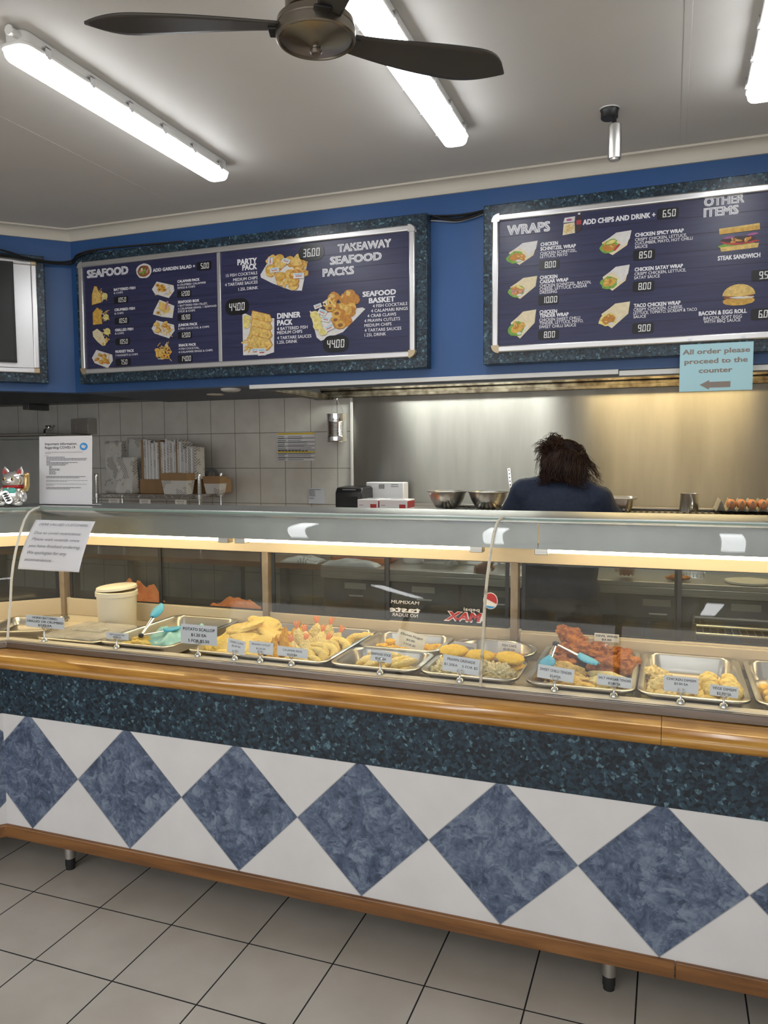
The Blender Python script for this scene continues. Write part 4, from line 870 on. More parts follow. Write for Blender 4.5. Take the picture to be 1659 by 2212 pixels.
# ================================================================== signs and notices
t = thing('order_sign', 'pale blue hanging sign telling customers to proceed to the counter', 'sign', (2.437, 1.600, 1.86))
b = lambda mb_, nm, mt, **k: local(mb_, t).build(nm, mt, t, **k)
b(MB().box(2.286, 2.590, 1.598, 1.6005, 1.857, 2.069), 'sign_card', 'cyan', bevel=0.0008)
b(MB().box(2.32, 2.335, 1.600, 1.609, 2.05, 2.095).box(2.54, 2.555, 1.600, 1.609, 2.05, 2.095), 'hanging_tape', 'acrylic')
mb = MB(); T = Matrix.Translation((0, 1.5974, 0))
for s, z, w_ in (('All order please', 2.024, .279), ('proceed to the', 1.981, .262), ('counter', 1.939, .140)): mb.text(s, 2.437, z, w_, .0225, 0, T, .028, align='C')
mb.prism([(2.372, 1.886), (2.412, 1.906), (2.412, 1.898), (2.500, 1.898), (2.500, 1.872), (2.412, 1.872), (2.412, 1.863)], 0, .0005, 0, Matrix.Translation((0, 1.597, 0)) @ XZ)
b(mb, 'lettering', 'tan')

t = thing('information_sign', 'white upright covid information sign with a blue badge on the cabinet top', 'sign', (-0.245, 0.49, 1.368), rot=(-0.05, 0, 0.02))
w_, h_ = .286, .303
MB().box(-w_ / 2, w_ / 2, 0, .003, 0.004, h_).box(-w_ / 2, w_ / 2, 0, .06, 0.002, .005).build('sign_board', 'paper', t, bevel=0.001)
MB().box(-w_ / 2 - .001, w_ / 2 + .002, -.003, .065, 0, .0018).build('base_plate', 'black', t)
mb = MB(); T = Matrix.Translation((0, -.0007, 0))
mb.text('Important information', -.110, .264, .172, .0105, 0, T, .01); mb.text('Regarding COVID-19', -.110, .2475, .165, .0105, 0, T, .01)
rn = random.Random(3)
def rows(zs, x0, l, mi): 
    for z, ll in zs:
        x = x0
        while x < x0 + ll:
            ww = rn.uniform(.006, .016); mb.box(x, min(x + ww, x0 + ll), -.0008, -.0004, z, z + .0022, mi); x += ww + .002
rows([(.231, .205), (.2255, .03)], -.109, 0, 1); rows([(.215, .018)], -.109, 0, 1)
rows([(.209, .10), (.203, .22), (.197, .215), (.191, .02), (.1855, .17), (.180, .12), (.1745, .105)], -.102, 0, 0)
rows([(.1685, .014), (.163, .017), (.157, .06), (.1515, .056), (.146, .033), (.1405, .038), (.135, .037)], -.087, 0, 0)
rows([(.124, .215), (.1185, .18)], -.104, 0, 0); rows([(.107, .225), (.102, .115)], -.104, 0, 1); rows([(.091, .22), (.0855, .042)], -.104, 0, 1); rows([(.075, .19), (.0695, .13)], -.104, 0, 0)
mb.build('printed_text', ['ink', 'greyink'], t)
mb = MB().prism([(.100 + .021 * math.cos(a * PI / 16), .256 + .0165 * math.sin(a * PI / 16)) for a in range(32)], 0, .0004, 0, Matrix.Translation((0, -.0008, 0)) @ XZ)
for x, z, a, c in ((.092, .258, .004, .005), (.098, .2585, .003, .006), (.104, .257, .004, .004), (.096, .252, .006, .003), (.105, .2515, .004, .0035), (.110, .258, .003, .003)):
    mb.prism([(x + a * math.cos(k * PI / 5), z + c * math.sin(k * PI / 5)) for k in range(10)], 0, .0003, 1, Matrix.Translation((0, -.0014, 0)) @ XZ)
mb.build('badge', ['bluedot', 'paper'], t)

# notice taped to the curved cabinet glass
def on_glass(z):
    for (y0, z0), (y1, z1) in zip(PROF, PROF[1:]):
        if z0 <= z <= z1: return y0 + (y1 - y0) * (z - z0) / (z1 - z0)
    return PROF[-1][0]
ARC = [(z, on_glass(z)) for z in [1.138 + (1.322 - 1.138) * k / 40 for k in range(41)]]
LNG = [0]
for (za, ya), (zb_, yb) in zip(ARC, ARC[1:]): LNG.append(LNG[-1] + math.hypot(zb_ - za, yb - ya))
def curl(x, s, d):      # s along the glass from the sheet's foot, d off the glass
    s = max(0, min(LNG[-1] - 1e-6, s)); k = max(i for i in range(len(LNG)) if LNG[i] <= s); k = min(k, len(ARC) - 2)
    u = (s - LNG[k]) / (LNG[k + 1] - LNG[k]); z = ARC[k][0] + (ARC[k + 1][0] - ARC[k][0]) * u; y = ARC[k][1] + (ARC[k + 1][1] - ARC[k][1]) * u
    dz, dy = ARC[k + 1][0] - ARC[k][0], ARC[k + 1][1] - ARC[k][1]; l = math.hypot(dz, dy)
    return (x + (-0.158 + 0.158) , y - d * dz / l, z + d * dy / l)
Ls = LNG[-1]
t = thing('customer_notice', 'white paper notice taped to the curved glass near the corner', 'notice', (0.0, 0.14, 1.138))
def sheet_x(u, s): k = s / Ls; return -0.152 - 0.018 * k + u * (0.305 - 0.004 * k) 
mb = MB().grid(lambda u, v: curl(sheet_x(u, v * Ls), v * Ls, .004 + .003 * math.sin(u * 9 + v * 4) * (1 - v) + .004 * (1 - v) * u), 24, 24)
local(mb, t).build('paper_sheet', 'paper', t, solid=.0004)
mb = MB()
for s, k, l, ww, hh in (('DEAR VALUED CUSTOMERS.', .845, .13, .245, .0115), ('Due to covid restrictions', .665, .115, .230, .0125), ('Please wait outside once', .535, .115, .235, .0125), ('you have finished ordering.', .405, .10, .255, .0125), ('We apologise for any', .275, .11, .195, .0125), ('inconvenience.', .145, .10, .135, .0125)):
    m2 = MB().text(s, 0, 0, ww, hh, 0, None, .004, .18)
    m2.v = [curl(sheet_x(0, k * Ls) + l * .305 + x, k * Ls + z, .0125) for x, y, z in m2.v]; mb.add(m2.v, m2.f)
local(mb, t).build('lettering', 'greyink', t)

# notices on the wall tiles
t = thing('price_sheet', 'white price table with yellow header taped on the kitchen tiles', 'notice', (-0.192, 2.647, 1.543))
mb = MB().box(-.146, .146, -.002, 0, 0, .196, 0)
mb.box(-.144, .144, -.003, -.002, .182, .194, 1).box(-.144, .144, -.003, -.002, .056, .066, 1)
for i in range(13):
    z = .006 + i * .0135
    if i in (4, 13): continue
    if i % 2: mb.box(-.144, .144, -.0026, -.002, z - .003, z + .0085, 2)
    mb.box(-.142, -.142 + rn.uniform(.05, .07), -.0034, -.0026, z, z + .004, 3); mb.box(-.062, -.062 + rn.uniform(.10, .195), -.0034, -.0026, z, z + .003, 3)
for k in range(9): mb.box(-.138 + k * .026, -.118 + k * .026, -.0036, -.003, .066, .071, 3)
mb.build('sheet', ['paper', 'yellow', 'greyrow', 'ink'], t)
t = thing('handwritten_note', 'small handwritten note taped low on the white kitchen tiles', 'notice', (-0.04, 2.647, 1.245))
mb = MB().box(-.06, .06, -.0015, 0, 0, .106, 0)
for i in range(8):
    z = .10 - i * .0085
    if i == 6: continue
    l = rn.uniform(.03, .05) if i else .085
    x = -.056
    while x < -.056 + l: mb.box(x, x + .004, -.002, -.0015, z - .004 + rn.uniform(-.001, .001), z, 1); x += .006
mb.build('sheet', ['card', 'ink'], t)

# ================================================================== ceiling fittings
def batten(x, y0, y1, label, group='ceiling batten lights'):
    L = y1 - y0; t = thing('batten_light', label, 'ceiling light', (x, (y0 + y1) / 2, CZ), group=group)
    body = MB().prism(rrect(0, 0, .092, L, .03), -.040, -.0005).prism(rrect(0, 0, .118, L + .022, .034), -.053, -.040); body.build('body', 'white', t, bevel=.004)
    d = MB(); n = 5; loops = [(0.106, L + .012, .030, -.050), (.103, L + .010, .030, -.062), (.098, L + .004, .030, -.075), (.086, L - .010, .026, -.083), (.074, L - .026, .02, -.085)]
    pts = [[(px_, py_, z) for px_, py_ in rrect(0, 0, w_, l_, r_, n)] for w_, l_, r_, z in loops]; m = len(pts[0])
    d.add([p for r in pts for p in r], [(i * m + k, (i + 1) * m + k, (i + 1) * m + (k + 1) % m, i * m + (k + 1) % m) for i in range(len(pts) - 1) for k in range(m)] + [tuple(range((len(pts) - 1) * m, len(pts) * m))[::-1], tuple(range(m))], 0, None, True)
    d.build('diffuser', 'batten', t)
    for sx in (-1, 1):
        for k in range(6):
            y = -L / 2 + .09 + k * (L - .18) / 5; c = MB()
            c.box(min(sx * .0595, sx * .0630), max(sx * .0595, sx * .0630), y - .012, y + .012, -.058, -.026).box(min(sx * .046, sx * .0630), max(sx * .046, sx * .0630), y - .012, y + .012, -.029, -.025).box(min(sx * .054, sx * .065), max(sx * .054, sx * .065), y - .007, y + .007, -.064, -.0565)
            c.build('clip', 'alu', t)
    MB().tube([(.02, -L / 2 - .03, -.02), (.02, -L / 2 + .004, -.02)], .013, 12).tube([(.02, -L / 2 - .036, -.02), (.02, -L / 2 - .03, -.02)], .0165, 8).build('cable_gland', 'white', t)
    return t
batten(.213, -.165, 1.08, 'lit batten light nearest the dark screen, above the seafood board')
batten(1.374, -.165, 1.085, 'lit batten light partly crossed by a blade of the ceiling fan')
batten(2.548, -.165, 1.095, 'lit batten light on the far side of the small steel spotlight')
for x_, l_ in ((.213, 'added fill batten light, unseen behind the camera, in line with the dark screen end'), (2.548, 'added fill batten light, unseen behind the camera, in line with the spotlight')):
    batten(x_, -3.6, -2.36, l_)  # extra unseen battens, added to light the room from behind the camera

fan = thing('ceiling_fan', 'brushed pewter ceiling fan with dark grey blades', 'ceiling fan', (1.382, -.342, CZ))
f0 = 2.600 - CZ
MB().lathe([(.0, f0), (.012, f0 + .001), (.0155, f0 + .006), (.0155, f0 + .010), (.013, f0 + .013), (.013, f0 + .018), (.020, f0 + .020), (.055, f0 + .027), (.085, f0 + .034), (.093, f0 + .037), (.094, f0 + .034), (.098, f0 + .033), (.102, f0 + .037), (.102, f0 + .056), (.0995, f0 + .058), (.0995, f0 + .061), (.101, f0 + .063), (.098, f0 + .080), (.088, f0 + .086), (.0, f0 + .088)], 56, cap=False).build('hub', 'pewter', fan, ang=25)
MB().lathe([(.0, f0 + .086), (.070, f0 + .086), (.070, f0 + .096), (.077, f0 + .100), (.077, f0 + .235), (.062, f0 + .25), (.014, f0 + .255), (.012, f0 + .30), (.050, f0 + .31), (.056, -.0005), (.0, -.0005)], 40, cap=False).build('motor_housing', 'pewter', fan, ang=25)
def blade(a):
    def fn(u, v):
        r = .085 + u * .505; ch = .060 + .080 * math.sin(min(1, u * 1.25) * PI / 2) ** 1.3
        if u > .72: ch *= max(.04, 1 - ((u - .72) / .28) ** 2.4)
        le = .048 + .02 * math.sin(u * PI) + (0 if u < .72 else -.055 * ((u - .72) / .28) ** 2); c = le - v * ch
        tw = math.radians(13 - 5 * u); return (r, c * math.cos(tw), f0 + .062 - c * math.sin(tw) + .016 * u)
    o = MB().grid(fn, 28, 8).build('blade', 'blade', fan, solid=.006); o.rotation_euler = (0, 0, math.radians(a))
    k = MB().box(.085, .120, -.022, .022, f0 + .052, f0 + .060).build('blade_bracket', 'black', fan, bevel=.003); k.rotation_euler = (0, 0, math.radians(a))
for a in (201, 304, 49): blade(a)

t = thing('spotlight', 'small brushed steel cylinder spotlight hanging from the ceiling', 'spotlight', (1.996, 1.14, CZ))
MB().lathe([(.040, -.004), (.040, -.0005)], 24).build('rose', 'white', t)
MB().lathe([(.0, -.040), (.030, -.040), (.034, -.036), (.034, -.012), (.038, -.0045), (.0, -.0045)], 28, cap=False).build('mount', 'black', t, ang=30)
MB().tube([(.018, -.016, -.036), (.021, -.020, -.062), (.022, -.022, -.078)], .009, 10).build('knuckle', 'black', t)
MB().lathe([(.0, -.212), (.020, -.212), (.022, -.205), (.026, -.205), (.0265, -.203), (.0265, -.075), (.024, -.072), (.0, -.072)], 28, 0, Tm(.023, -.022, 0, rx=.03), cap=False).build('cylinder', 'steel', t, ang=30)

t = thing('smoke_detector', 'flat white smoke detector under the blue bulkhead', 'smoke detector', (-.215, 1.84, 1.98))
MB().lathe([(.0, -.020), (.030, -.020), (.046, -.017), (.058, -.010), (.060, -.0005), (.0, -.0005)], 32, cap=False).build('casing', 'white', t, ang=30)
MB().lathe([(.030, -.0215), (.036, -.0205)], 32, cap=False).box(-.004, .004, -.004, .004, -.0225, -.019).build('vent_ring', 'greyink', t)
t = thing('downlight', 'unlit round downlight set in the dark soffit', 'downlight', (-.52, 2.15, 1.98))
MB().lathe([(.034, -.002), (.052, -.006), (.056, -.001)], 32, cap=False).build('rim', 'cream', t, solid=.001)
MB().lathe([(.0, -.001), (.035, -.0015)], 32, cap=False).build('lens', 'kraft', t)

# ================================================================== kitchen: benches and back ledge
t = thing('cooking_bench', 'stainless cooking bench with dark labelled drawers behind the cook', 'kitchen bench', (.2, 1.75, 0))
b = lambda mb_, nm, mt, par=None, **k: local(mb_, t).build(nm, mt, par or t, **k)
b(MB().box(.40, 4.75, 1.75, 2.26, .925, .950).box(.40, 4.75, 1.75, 1.765, .885, .9249), 'bench_top', 'steel_b', bevel=.003)
b(MB().box(.40, 4.75, 1.79, 2.26, .60, .884), 'carcass', 'darksteel')
for i, x in enumerate([.42 + k * .40 for k in range(10)]):
    d_ = b(MB().box(x, x + .385, 1.771, 1.789, .735, .880), 'drawer_front', 'darksteel', bevel=.003)
    if i < 6: b(MB().box(x + .12, x + .25, 1.7695, 1.771, .828, .862), 'label_strip', 'pulp', d_)
    b(MB().tube([(x + .15, 1.765, .79), (x + .235, 1.765, .79)], .005, 8), 'handle', 'steel', d_)
b(MB().box(.40, 4.75, 1.79, 2.26, .12, .15).box(.40, .43, 1.79, 2.26, 0, .6).box(4.7, 4.75, 1.79, 2.26, 0, .6).box(.40, 4.75, 2.24, 2.26, 0, .6), 'under_shelf', 'darksteel')
b(MB().box(.25, 4.75, 2.265, 2.28, .951, 1.235), 'upstand', 'steel_v')
t = thing('back_ledge', 'narrow steel ledge with black grating below the splashback', 'shelf', (.2, 2.28, 1.235))
b(MB().box(.20, 4.75, 2.2, 2.633, 1.235, 1.247).box(.22, 4.75, 2.575, 2.633, 1.2472, 1.262), 'ledge', 'steel_b', bevel=.002)
mb = MB().box(.95, 4.7, 2.21, 2.215, 1.2472, 1.256).box(.95, 4.7, 2.50, 2.505, 1.2472, 1.256)
for k in range(115): mb.box(.96 + k * .0325, .975 + k * .0325, 2.215, 2.50, 1.2472, 1.2505)
b(mb, 'grating', 'black')
t = thing('timber_bench', 'brown timber bench under the wire shelf at the dark end of kitchen', 'kitchen bench', (-1.2, 2.0, 0))
b(MB().box(-2.9, .385, 1.95, 2.645, .895, .93), 'bench_top', 'wood2', bevel=.003)
mb = MB()
for x in (-2.9, -1.6, -.3, .33): mb.box(x, x + .05, 1.97, 2.02, 0, .894).box(x, x + .05, 2.58, 2.63, 0, .894)
b(mb, 'frame', 'darksteel'); b(MB().box(-2.9, .38, 2.0, 2.62, .50, .53), 'under_shelf', 'wood2')
def simple(name, label, cat, mb_, mt, loc, group=None, rz=0, **k):
    o = mb_.build(name, mt, None, **k); o.location = loc; o.rotation_euler = (0, 0, rz); return tag(o, label, cat, group)
# things on and under the benches, seen through the cabinet doors
def crumple(w_, d_, h_, seed, mi=0, amp=.35):
    def fn(u, v):
        x, y = (u - .5) * 2, (v - .5) * 2; e = max(0, 1 - (x * x) ** 1.3) * max(0, 1 - (y * y) ** 1.3)
        z = h_ * e ** .55 * (1 + amp * noise.noise(Vector((x * 2.2 + seed, y * 2.2, seed))) + .25 * amp * noise.noise(Vector((x * 6 + seed, y * 6, 1))))
        return (x * w_ / 2 * (1 + .12 * noise.noise(Vector((seed, y * 2, 3)))), y * d_ / 2, max(.001, z))
    return MB().grid(fn, 36, 24, mi)
simple('work_cloth', 'orange cloth bunched up beyond the cabinet doors near the white bucket', 'cloth', crumple(.24, .2, .10, 3, amp=.8), 'cloth', (-.125, .78, .868))
simple('work_cloth', 'low orange cloth lying beyond the doors behind the tongs tray', 'cloth', crumple(.24, .2, .055, 8, amp=.8), 'cloth', (.42, .78, .868))
t = thing('rear_work_shelf', 'narrow steel work shelf along the kitchen side of the cabinet', 'shelf', (0, .7, .85))
b(MB().box(-.33, 4.2, .662, .90, .845, .867), 'shelf_board', 'steel_b', bevel=.003)
mb = MB()
for x in (-.2, 1.0, 2.2, 3.4): mb.box(x, x + .03, .663, .88, .80, .8448)
b(mb, 'bracket', 'darksteel')
simple('paper_wrap', 'sheet of printed wrapping paper lying on the dark bench end', 'wrapping paper', crumple(.26, .16, .03, 5, amp=.5), 'print', (.16, 2.02, .931), solid=.001)
t = thing('orange_tub', 'large orange plastic tub on the bench behind the prawn cutlets', 'tub', (.56, 2.03, .951))
MB().prism(rrect(0, 0, .36, .26, .05), 0, .11).build('tub_body', 'tubcol', t, bevel=.008); MB().prism(rrect(0, 0, .385, .285, .06), .11, .125).build('tub_rim', 'tubcol', t, bevel=.005)
simple('folded_cloth', 'grey folded cloth beside the orange tub on the bench', 'cloth', crumple(.34, .10, .035, 12), 'greyrow', (.56, 1.83, .951))
t = thing('canister', 'round white canister on the steel bench', 'canister', (.855, 2.06, .951))
MB().lathe([(.0, 0), (.058, 0), (.062, .008), (.064, .16), (.0, .16)], 28, cap=False).build('canister_body', 'white', t, ang=40); MB().lathe([(.0, .175), (.062, .175), (.067, .17), (.067, .1605), (.0, .1605)], 28, cap=False).build('lid', 'white', t, ang=40)
t = thing('butcher_paper', 'curled stack of printed paper sheets standing beside the white canister', 'paper stack', (1.04, 1.98, .951))
for k in range(6):
    r = .035 + k * .010
    MB().grid(lambda u, v: (r * math.cos(-.9 + u * 3.6) * 1.3, -.09 + v * .19, .078 + r * math.sin(-.9 + u * 3.6)), 22, 2).build('sheet', 'print' if k % 2 else 'paper', t, solid=.0012)
def gn_pan(w_, d_, h_, r=.04, lip=.014):
    mb_ = MB(); n = 6
    loops = [(w_, d_, r + lip * .6, -.006), (w_, d_, r + lip * .6, 0), (w_ - .004, d_ - .004, r + lip * .5, .0012), (w_ - 2 * lip, d_ - 2 * lip, r, .0005), (w_ - 2 * lip - .006, d_ - 2 * lip - .006, r, -.004), (w_ - 2 * lip - .020, d_ - 2 * lip - .020, r, -h_ + .016), (w_ - 2 * lip - .034, d_ - 2 * lip - .034, r * .85, -h_ + .003), (w_ - 2 * lip - .06, d_ - 2 * lip - .06, r * .7, -h_)]
    pts = [[(x, y, z) for x, y in rrect(0, 0, a, c, min(rr, a / 2 - .001, c / 2 - .001), n)] for a, c, rr, z in loops]; m = len(pts[0])
    return mb_.add([p for q in pts for p in q], [(i * m + (k + 1) % m, (i + 1) * m + (k + 1) % m, (i + 1) * m + k, i * m + k)[::-1] for i in range(len(pts) - 1) for k in range(m)] + [tuple(range((len(pts) - 1) * m, len(pts) * m))], 0, None, True)
simple('steel_fryer_lid', 'upright steel fryer pan leaning on the upstand near the cook', 'pan', MB().prism(rrect(0, .09, .24, .18, .02), -.008, 0, 0, Matrix.Rotation(PI / 2 - .25, 4, 'X')), 'steel', (1.24, 2.05, .953), bevel=.003)
def basket(x, y, label):
    t = thing('fryer_basket', label, 'fryer basket', (x, y, .953)); mb_ = MB()
    for k in range(9):
        a = -.065 + k * .01625; mb_.tube([(a, -.13, .11), (a, -.125, 0), (a, .125, 0), (a, .13, .11)], .0012, 5)
    for k in range(14):
        a = -.125 + k * .0192; mb_.tube([(-.07, a, .11), (-.066, a, 0), (.066, a, 0), (.07, a, .11)], .0012, 5)
    for z in (.03, .06, .09, .11): mb_.tube([(-.07, -.13, z), (.07, -.13, z), (.07, .13, z), (-.07, .13, z)], .0014 if z < .11 else .003, 5, closed=True)
    mb_.build('wire_mesh', 'chrome', t); MB().tube([(0, -.13, .10), (0, -.20, .12), (0, -.33, .14)], .006, 8).build('handle', 'chrome', t)
basket(1.46, 2.08, 'chrome wire fryer basket beside the leaning pan and the cook'); basket(2.36, 2.05, 'chrome wire fryer basket on the bench past the cook')
simple('flatbread', 'pale round flatbread lying on the bench beyond the fryer basket', 'bread', MB().lathe([(.0, .0), (.10, 0), (.105, .004), (.105, .012), (.0, .014)], 28, cap=False), 'cream', (2.62, 1.86, .951))
simple('meat_fillet', 'brown meat fillet left on the steel bench', 'meat', MB().blob(.06, .03, .014, .15, 2, 4), 'wing', (2.30, 1.83, .966))
for i, (x, w_, h_, lb) in enumerate(((.62, .34, .22, 'slumped brown paper sack on the lower shelf under the orange tub'), (1.0, .22, .26, 'brown sack standing on lower shelf behind the prawn grenades'), (1.32, .24, .18, 'small pale sack on lower shelf behind the drink lettering'))):
    simple('paper_sack', lb, 'sack', MB().blob(w_ / 2, .14, h_ / 2, .16, 2.2, i + 2, flat=.75), 'kraft', (x, 1.92, .151 + h_ * .40))
for i, (x, w_, h_) in enumerate(((1.80, .22, .24), (2.02, .20, .28), (2.28, .18, .22))):
    t = thing('cardboard_box', ('plain brown carton on the lower shelf behind the devil wings', 'taller brown carton on the lower shelf at the cook knees', 'brown carton on the lower shelf behind the dim sims')[i], 'box', (x, 1.92, .151))
    MB().box(-w_ / 2, w_ / 2, -.12, .12, 0, h_).build('carton', 'kraft', t, bevel=.003); MB().box(-.025, .025, -.1212, -.1202, 0, h_).box(-.025, .025, -.12, .12, h_ + .0004, h_ + .001).build('tape', 'pulp', t)
t = thing('cooling_rack', 'steel cooling rack standing low in front of the bench', 'rack', (2.55, 1.60, 0))
mb = MB()
for x in (-.18, .55): 
    for y in (-.1, .1): mb.tube([(x, y, 0), (x, y, .81)], .009, 8)
for z in (.765, .80):
    for y in (-.1, .1): mb.tube([(-.18, y, z), (.55, y, z)], .006, 8)
mb.build('frame', 'steel', t)
mb = MB()
for k in range(24): mb.tube([(-.17 + k * .031, -.1, .765), (-.17 + k * .031, .1, .765)], .002, 6)
mb.build('rack_wires', 'steel', t)

# ------------------------------------------------------------------ along the back ledge
LZ = 1.2475
def bowl(): return MB().lathe([(.0, 0), (.062, 0), (.072, .004), (.100, .05), (.112, .085), (.114, .094), (.124, .098), (.1255, .102), (.122, .104), (.112, .100), (.108, .085), (.096, .05), (.068, .007), (.0, .005)], 44, cap=False)
for i, (x, l_) in enumerate(((.985, 'stainless mixing bowl on the back ledge, next to the white boxes'), (1.238, 'stainless mixing bowl on the back ledge, tucked close to the cook'))):
    simple('mixing_bowl', l_, 'bowl', bowl(), 'steel', (x, 2.33, 1.2568), 'mixing bowls on the back ledge', ang=50)
t = thing('steel_jug', 'small straight steel jug on the back ledge before the eggs', 'jug', (2.356, 2.33, 1.2568))
MB().lathe([(.0, 0), (.047, 0), (.049, .003), (.045, .098), (.047, .102), (.044, .102), (.042, .098), (.045, .006), (.0, .005)], 32, cap=False).build('jug_body', 'steel', t, ang=40)
MB().tube([(.012, -.045, .083), (.013, -.073, .080), (.014, -.078, .065), (.014, -.076, .025), (.014, -.050, .012)], [.006] * 5, 8).build('handle', 'chrome', t)
t = thing('hotel_pan', 'empty steel hotel pan on the back ledge beside the cook', 'pan', (1.92, 2.36, 1.330)); o = gn_pan(.325, .265, .072).build('pan_body', 'steel', t, solid=.0012)
# egg tray: moulded pulp cups, eggs in the front rows
t = thing('egg_tray', 'grey pulp egg tray on the back ledge', 'egg tray', (2.718, 2.411, 1.2568)); EP = .051; N_ = 9
def pulp(u, v):
    x, y = (u - .5) * EP * N_, (v - .5) * EP * 6
    a = math.cos(2 * PI * x / EP) * 1.0; c_ = math.cos(2 * PI * y / EP)
    e = .018 + .010 * (-(a + c_) / 2) * (-1); k = max(0, (1 - a) / 2) * max(0, (1 - c_) / 2)
    return (x, y, .010 + .056 * (((1 + a) / 2) * ((1 + c_) / 2)) ** 1.1 + .004 * (1 - k))
MB().grid(pulp, N_ * 8, 48).build('pulp_cups', 'pulp', t, solid=.002)
eg = None
for r in range(2):
    for k in range(N_ - 1 - r):
        x = 2.70 + (k - (N_ - 1) / 2 + .5) * EP; x = 2.718 - EP * N_ / 2 + EP * (k + .5) + EP; y = 2.36 - EP * 2 + EP * (r + .5)
        l_ = 'brown egg in the row of the pulp tray facing the shop' if r == 0 else 'brown egg in the second row of the pulp tray'
        if eg is None:
            eg = MB().lathe([(0.0238 * math.sin(a) * (1 - .12 * math.cos(a)), -.028 * math.cos(a)) for a in [i * PI / 16 for i in range(17)]], 24, cap=False).build('egg', 'egg'); e = eg; tag(e, l_, 'egg', 'brown eggs facing the shop')
        else: e = dup(eg, label=l_, group='brown eggs facing the shop' if r == 0 else 'brown eggs in the second row')
        e.location = (x, y, 1.2568 + .046); e.rotation_euler = (random.uniform(-.2, .2), random.uniform(-.2, .2), 0)
# receipt printer, cartons
t = thing('receipt_printer', 'black receipt printer on the back ledge against the splashback edge', 'printer', (.365, 2.36, LZ))
MB().prism([(-.11, 0), (-.11, .095), (-.085, .128), (.06, .135), (.09, .12), (.10, .0)], -.09, .09, 0, Matrix(((0, 0, 1, 0), (1, 0, 0, 0), (0, 1, 0, 0), (0, 0, 0, 1)))).build('case', 'black', t, bevel=.008)
MB().box(-.066, .066, -.113, -.1105, .03, .075).build('front_slot', 'rubber', t, bevel=.004); MB().box(-.045, .045, -.098, -.090, .113, .118).build('paper_slot', 'greyink', t)
t = thing('white_carton', 'white carton with a barcode behind the black printer', 'box', (.52, 2.54, 1.2622))
MB().box(-.13, .13, -.05, .05, 0, .14).build('carton', 'paper', t, bevel=.006)
mb = MB()
for k in range(10): mb.box(-.04 + k * .0042, -.04 + k * .0042 + (.0026 if k % 3 else .0014), -.0507, -.0502, .098, .128)
for x, z in ((.045, .124), (.045, .112)): mb.box(x, x + .05, -.0507, -.0502, z, z + .003)
mb.build('barcode', 'ink', t)
for i, (x, l_) in enumerate(((.505, 'white and red glove box beside the printer'), (.672, 'white and red glove box nearer the mixing bowls'))):
    t = thing('glove_box', l_, 'box', (x, 2.30, LZ), group='glove boxes on the back ledge')
    wx = .068 if i == 0 else .09
    MB().box(-wx, wx, -.075, .075, 0, .058).build('carton', 'paper', t, bevel=.003)
    mb = MB().box(wx - .05, wx - .01, -.0758, -.0752, .006, .03, 0).box(-wx + .012, -wx + .04, -.0758, -.0752, .020, .026, 1).box(-wx + .01, wx - .01, -.07, .07, .0581, .0587, 2).box(wx + .0002, wx + .0008, -.07, .07, .008, .05, 0); mb.build('red_print', ['p_red', 'greyrow', 'paper'], t)
    MB().prism([(.05 * math.cos(k * PI / 10) + .0, .022 * math.sin(k * PI / 10)) for k in range(20)], .0588, .0594).build('dispensing_slot', 'black', t)
# tin hanging from the hood
t = thing('hanging_tin', 'ribbed steel tin hanging from the hood by a wire', 'tin', (.152, 2.572, 1.668))
prof = [(.0, 0), (.068, 0), (.0705, .003), (.0705, .010), (.068, .012), (.068, .034)] + [(.068 - (.0022 if k % 2 else 0), .038 + k * .0042) for k in range(24)] + [(.068, .142), (.068, .178), (.0705, .180), (.0705, .187), (.067, .187), (.066, .18), (.066, .006), (.0, .006)]
MB().lathe(prof, 44, cap=False).build('tin_body', 'chrome', t, ang=50)
MB().tube([(-.045, 0, .18), (-.038, 0, .215), (-.012, 0, .262), (0, 0, .287), (.012, 0, .262), (.042, 0, .215), (.048, 0, .18)], .0016, 6).build('wire_handle', 'greyink', t)
MB().tube([(0, 0, .284), (.003, .004, .290), (.0, .034, .292), (0, .034, .2966)], .0022, 6).build('hook', 'steel', t)

# ------------------------------------------------------------------ wire shelf with printed bags
t = thing('wire_shelf', 'chrome wire shelf with post stubs holding printed paper bags', 'wire shelf', (-1.11, 2.35, .9305))
for x, y in ((-1.537, 2.2), (-.690, 2.2), (-1.56, 2.5), (-.712, 2.5)):
    p = [(.0125, 0)]
    for k in range(26): p += [(.0125, .02 * k + .002), (.0112, .02 * k + .003), (.0112, .02 * k + .005), (.0125, .02 * k + .006)]
    p += [(.0125, .528), (.010, .532), (.0, .532)]
    local(MB().lathe([(.0, 0)] + p, 16, 0, Tm(x, y, .9305), cap=False), t).build('post', 'chrome', t, ang=50)
    local(MB().lathe([(.0126, .36), (.0175, .362), (.0165, .392), (.0126, .394)], 16, 0, Tm(x, y, .9305), cap=False), t).build('collar', 'chrome', t)
mb = MB()
for y in (2.2, 2.5):
    for z in (1.318, 1.293): mb.tube([(-1.55, y, z), (-.70, y, z)], .004, 6)
    for k in range(34): mb.tube([(-1.545 + k * .025, y, 1.293 + .025 * (k % 2)), (-1.545 + (k + 1) * .025, y, 1.293 + .025 * ((k + 1) % 2))], .0018, 5)
for k in range(30): mb.tube([(-1.54 + k * .029, 2.2, 1.318), (-1.54 + k * .029, 2.5, 1.318)], .0022, 5)
for x in (-1.545, -.70): mb.tube([(x, 2.2, 1.31), (x, 2.5, 1.31)], .004, 6)
local(mb, t).build('wire_deck', 'chrome', t)
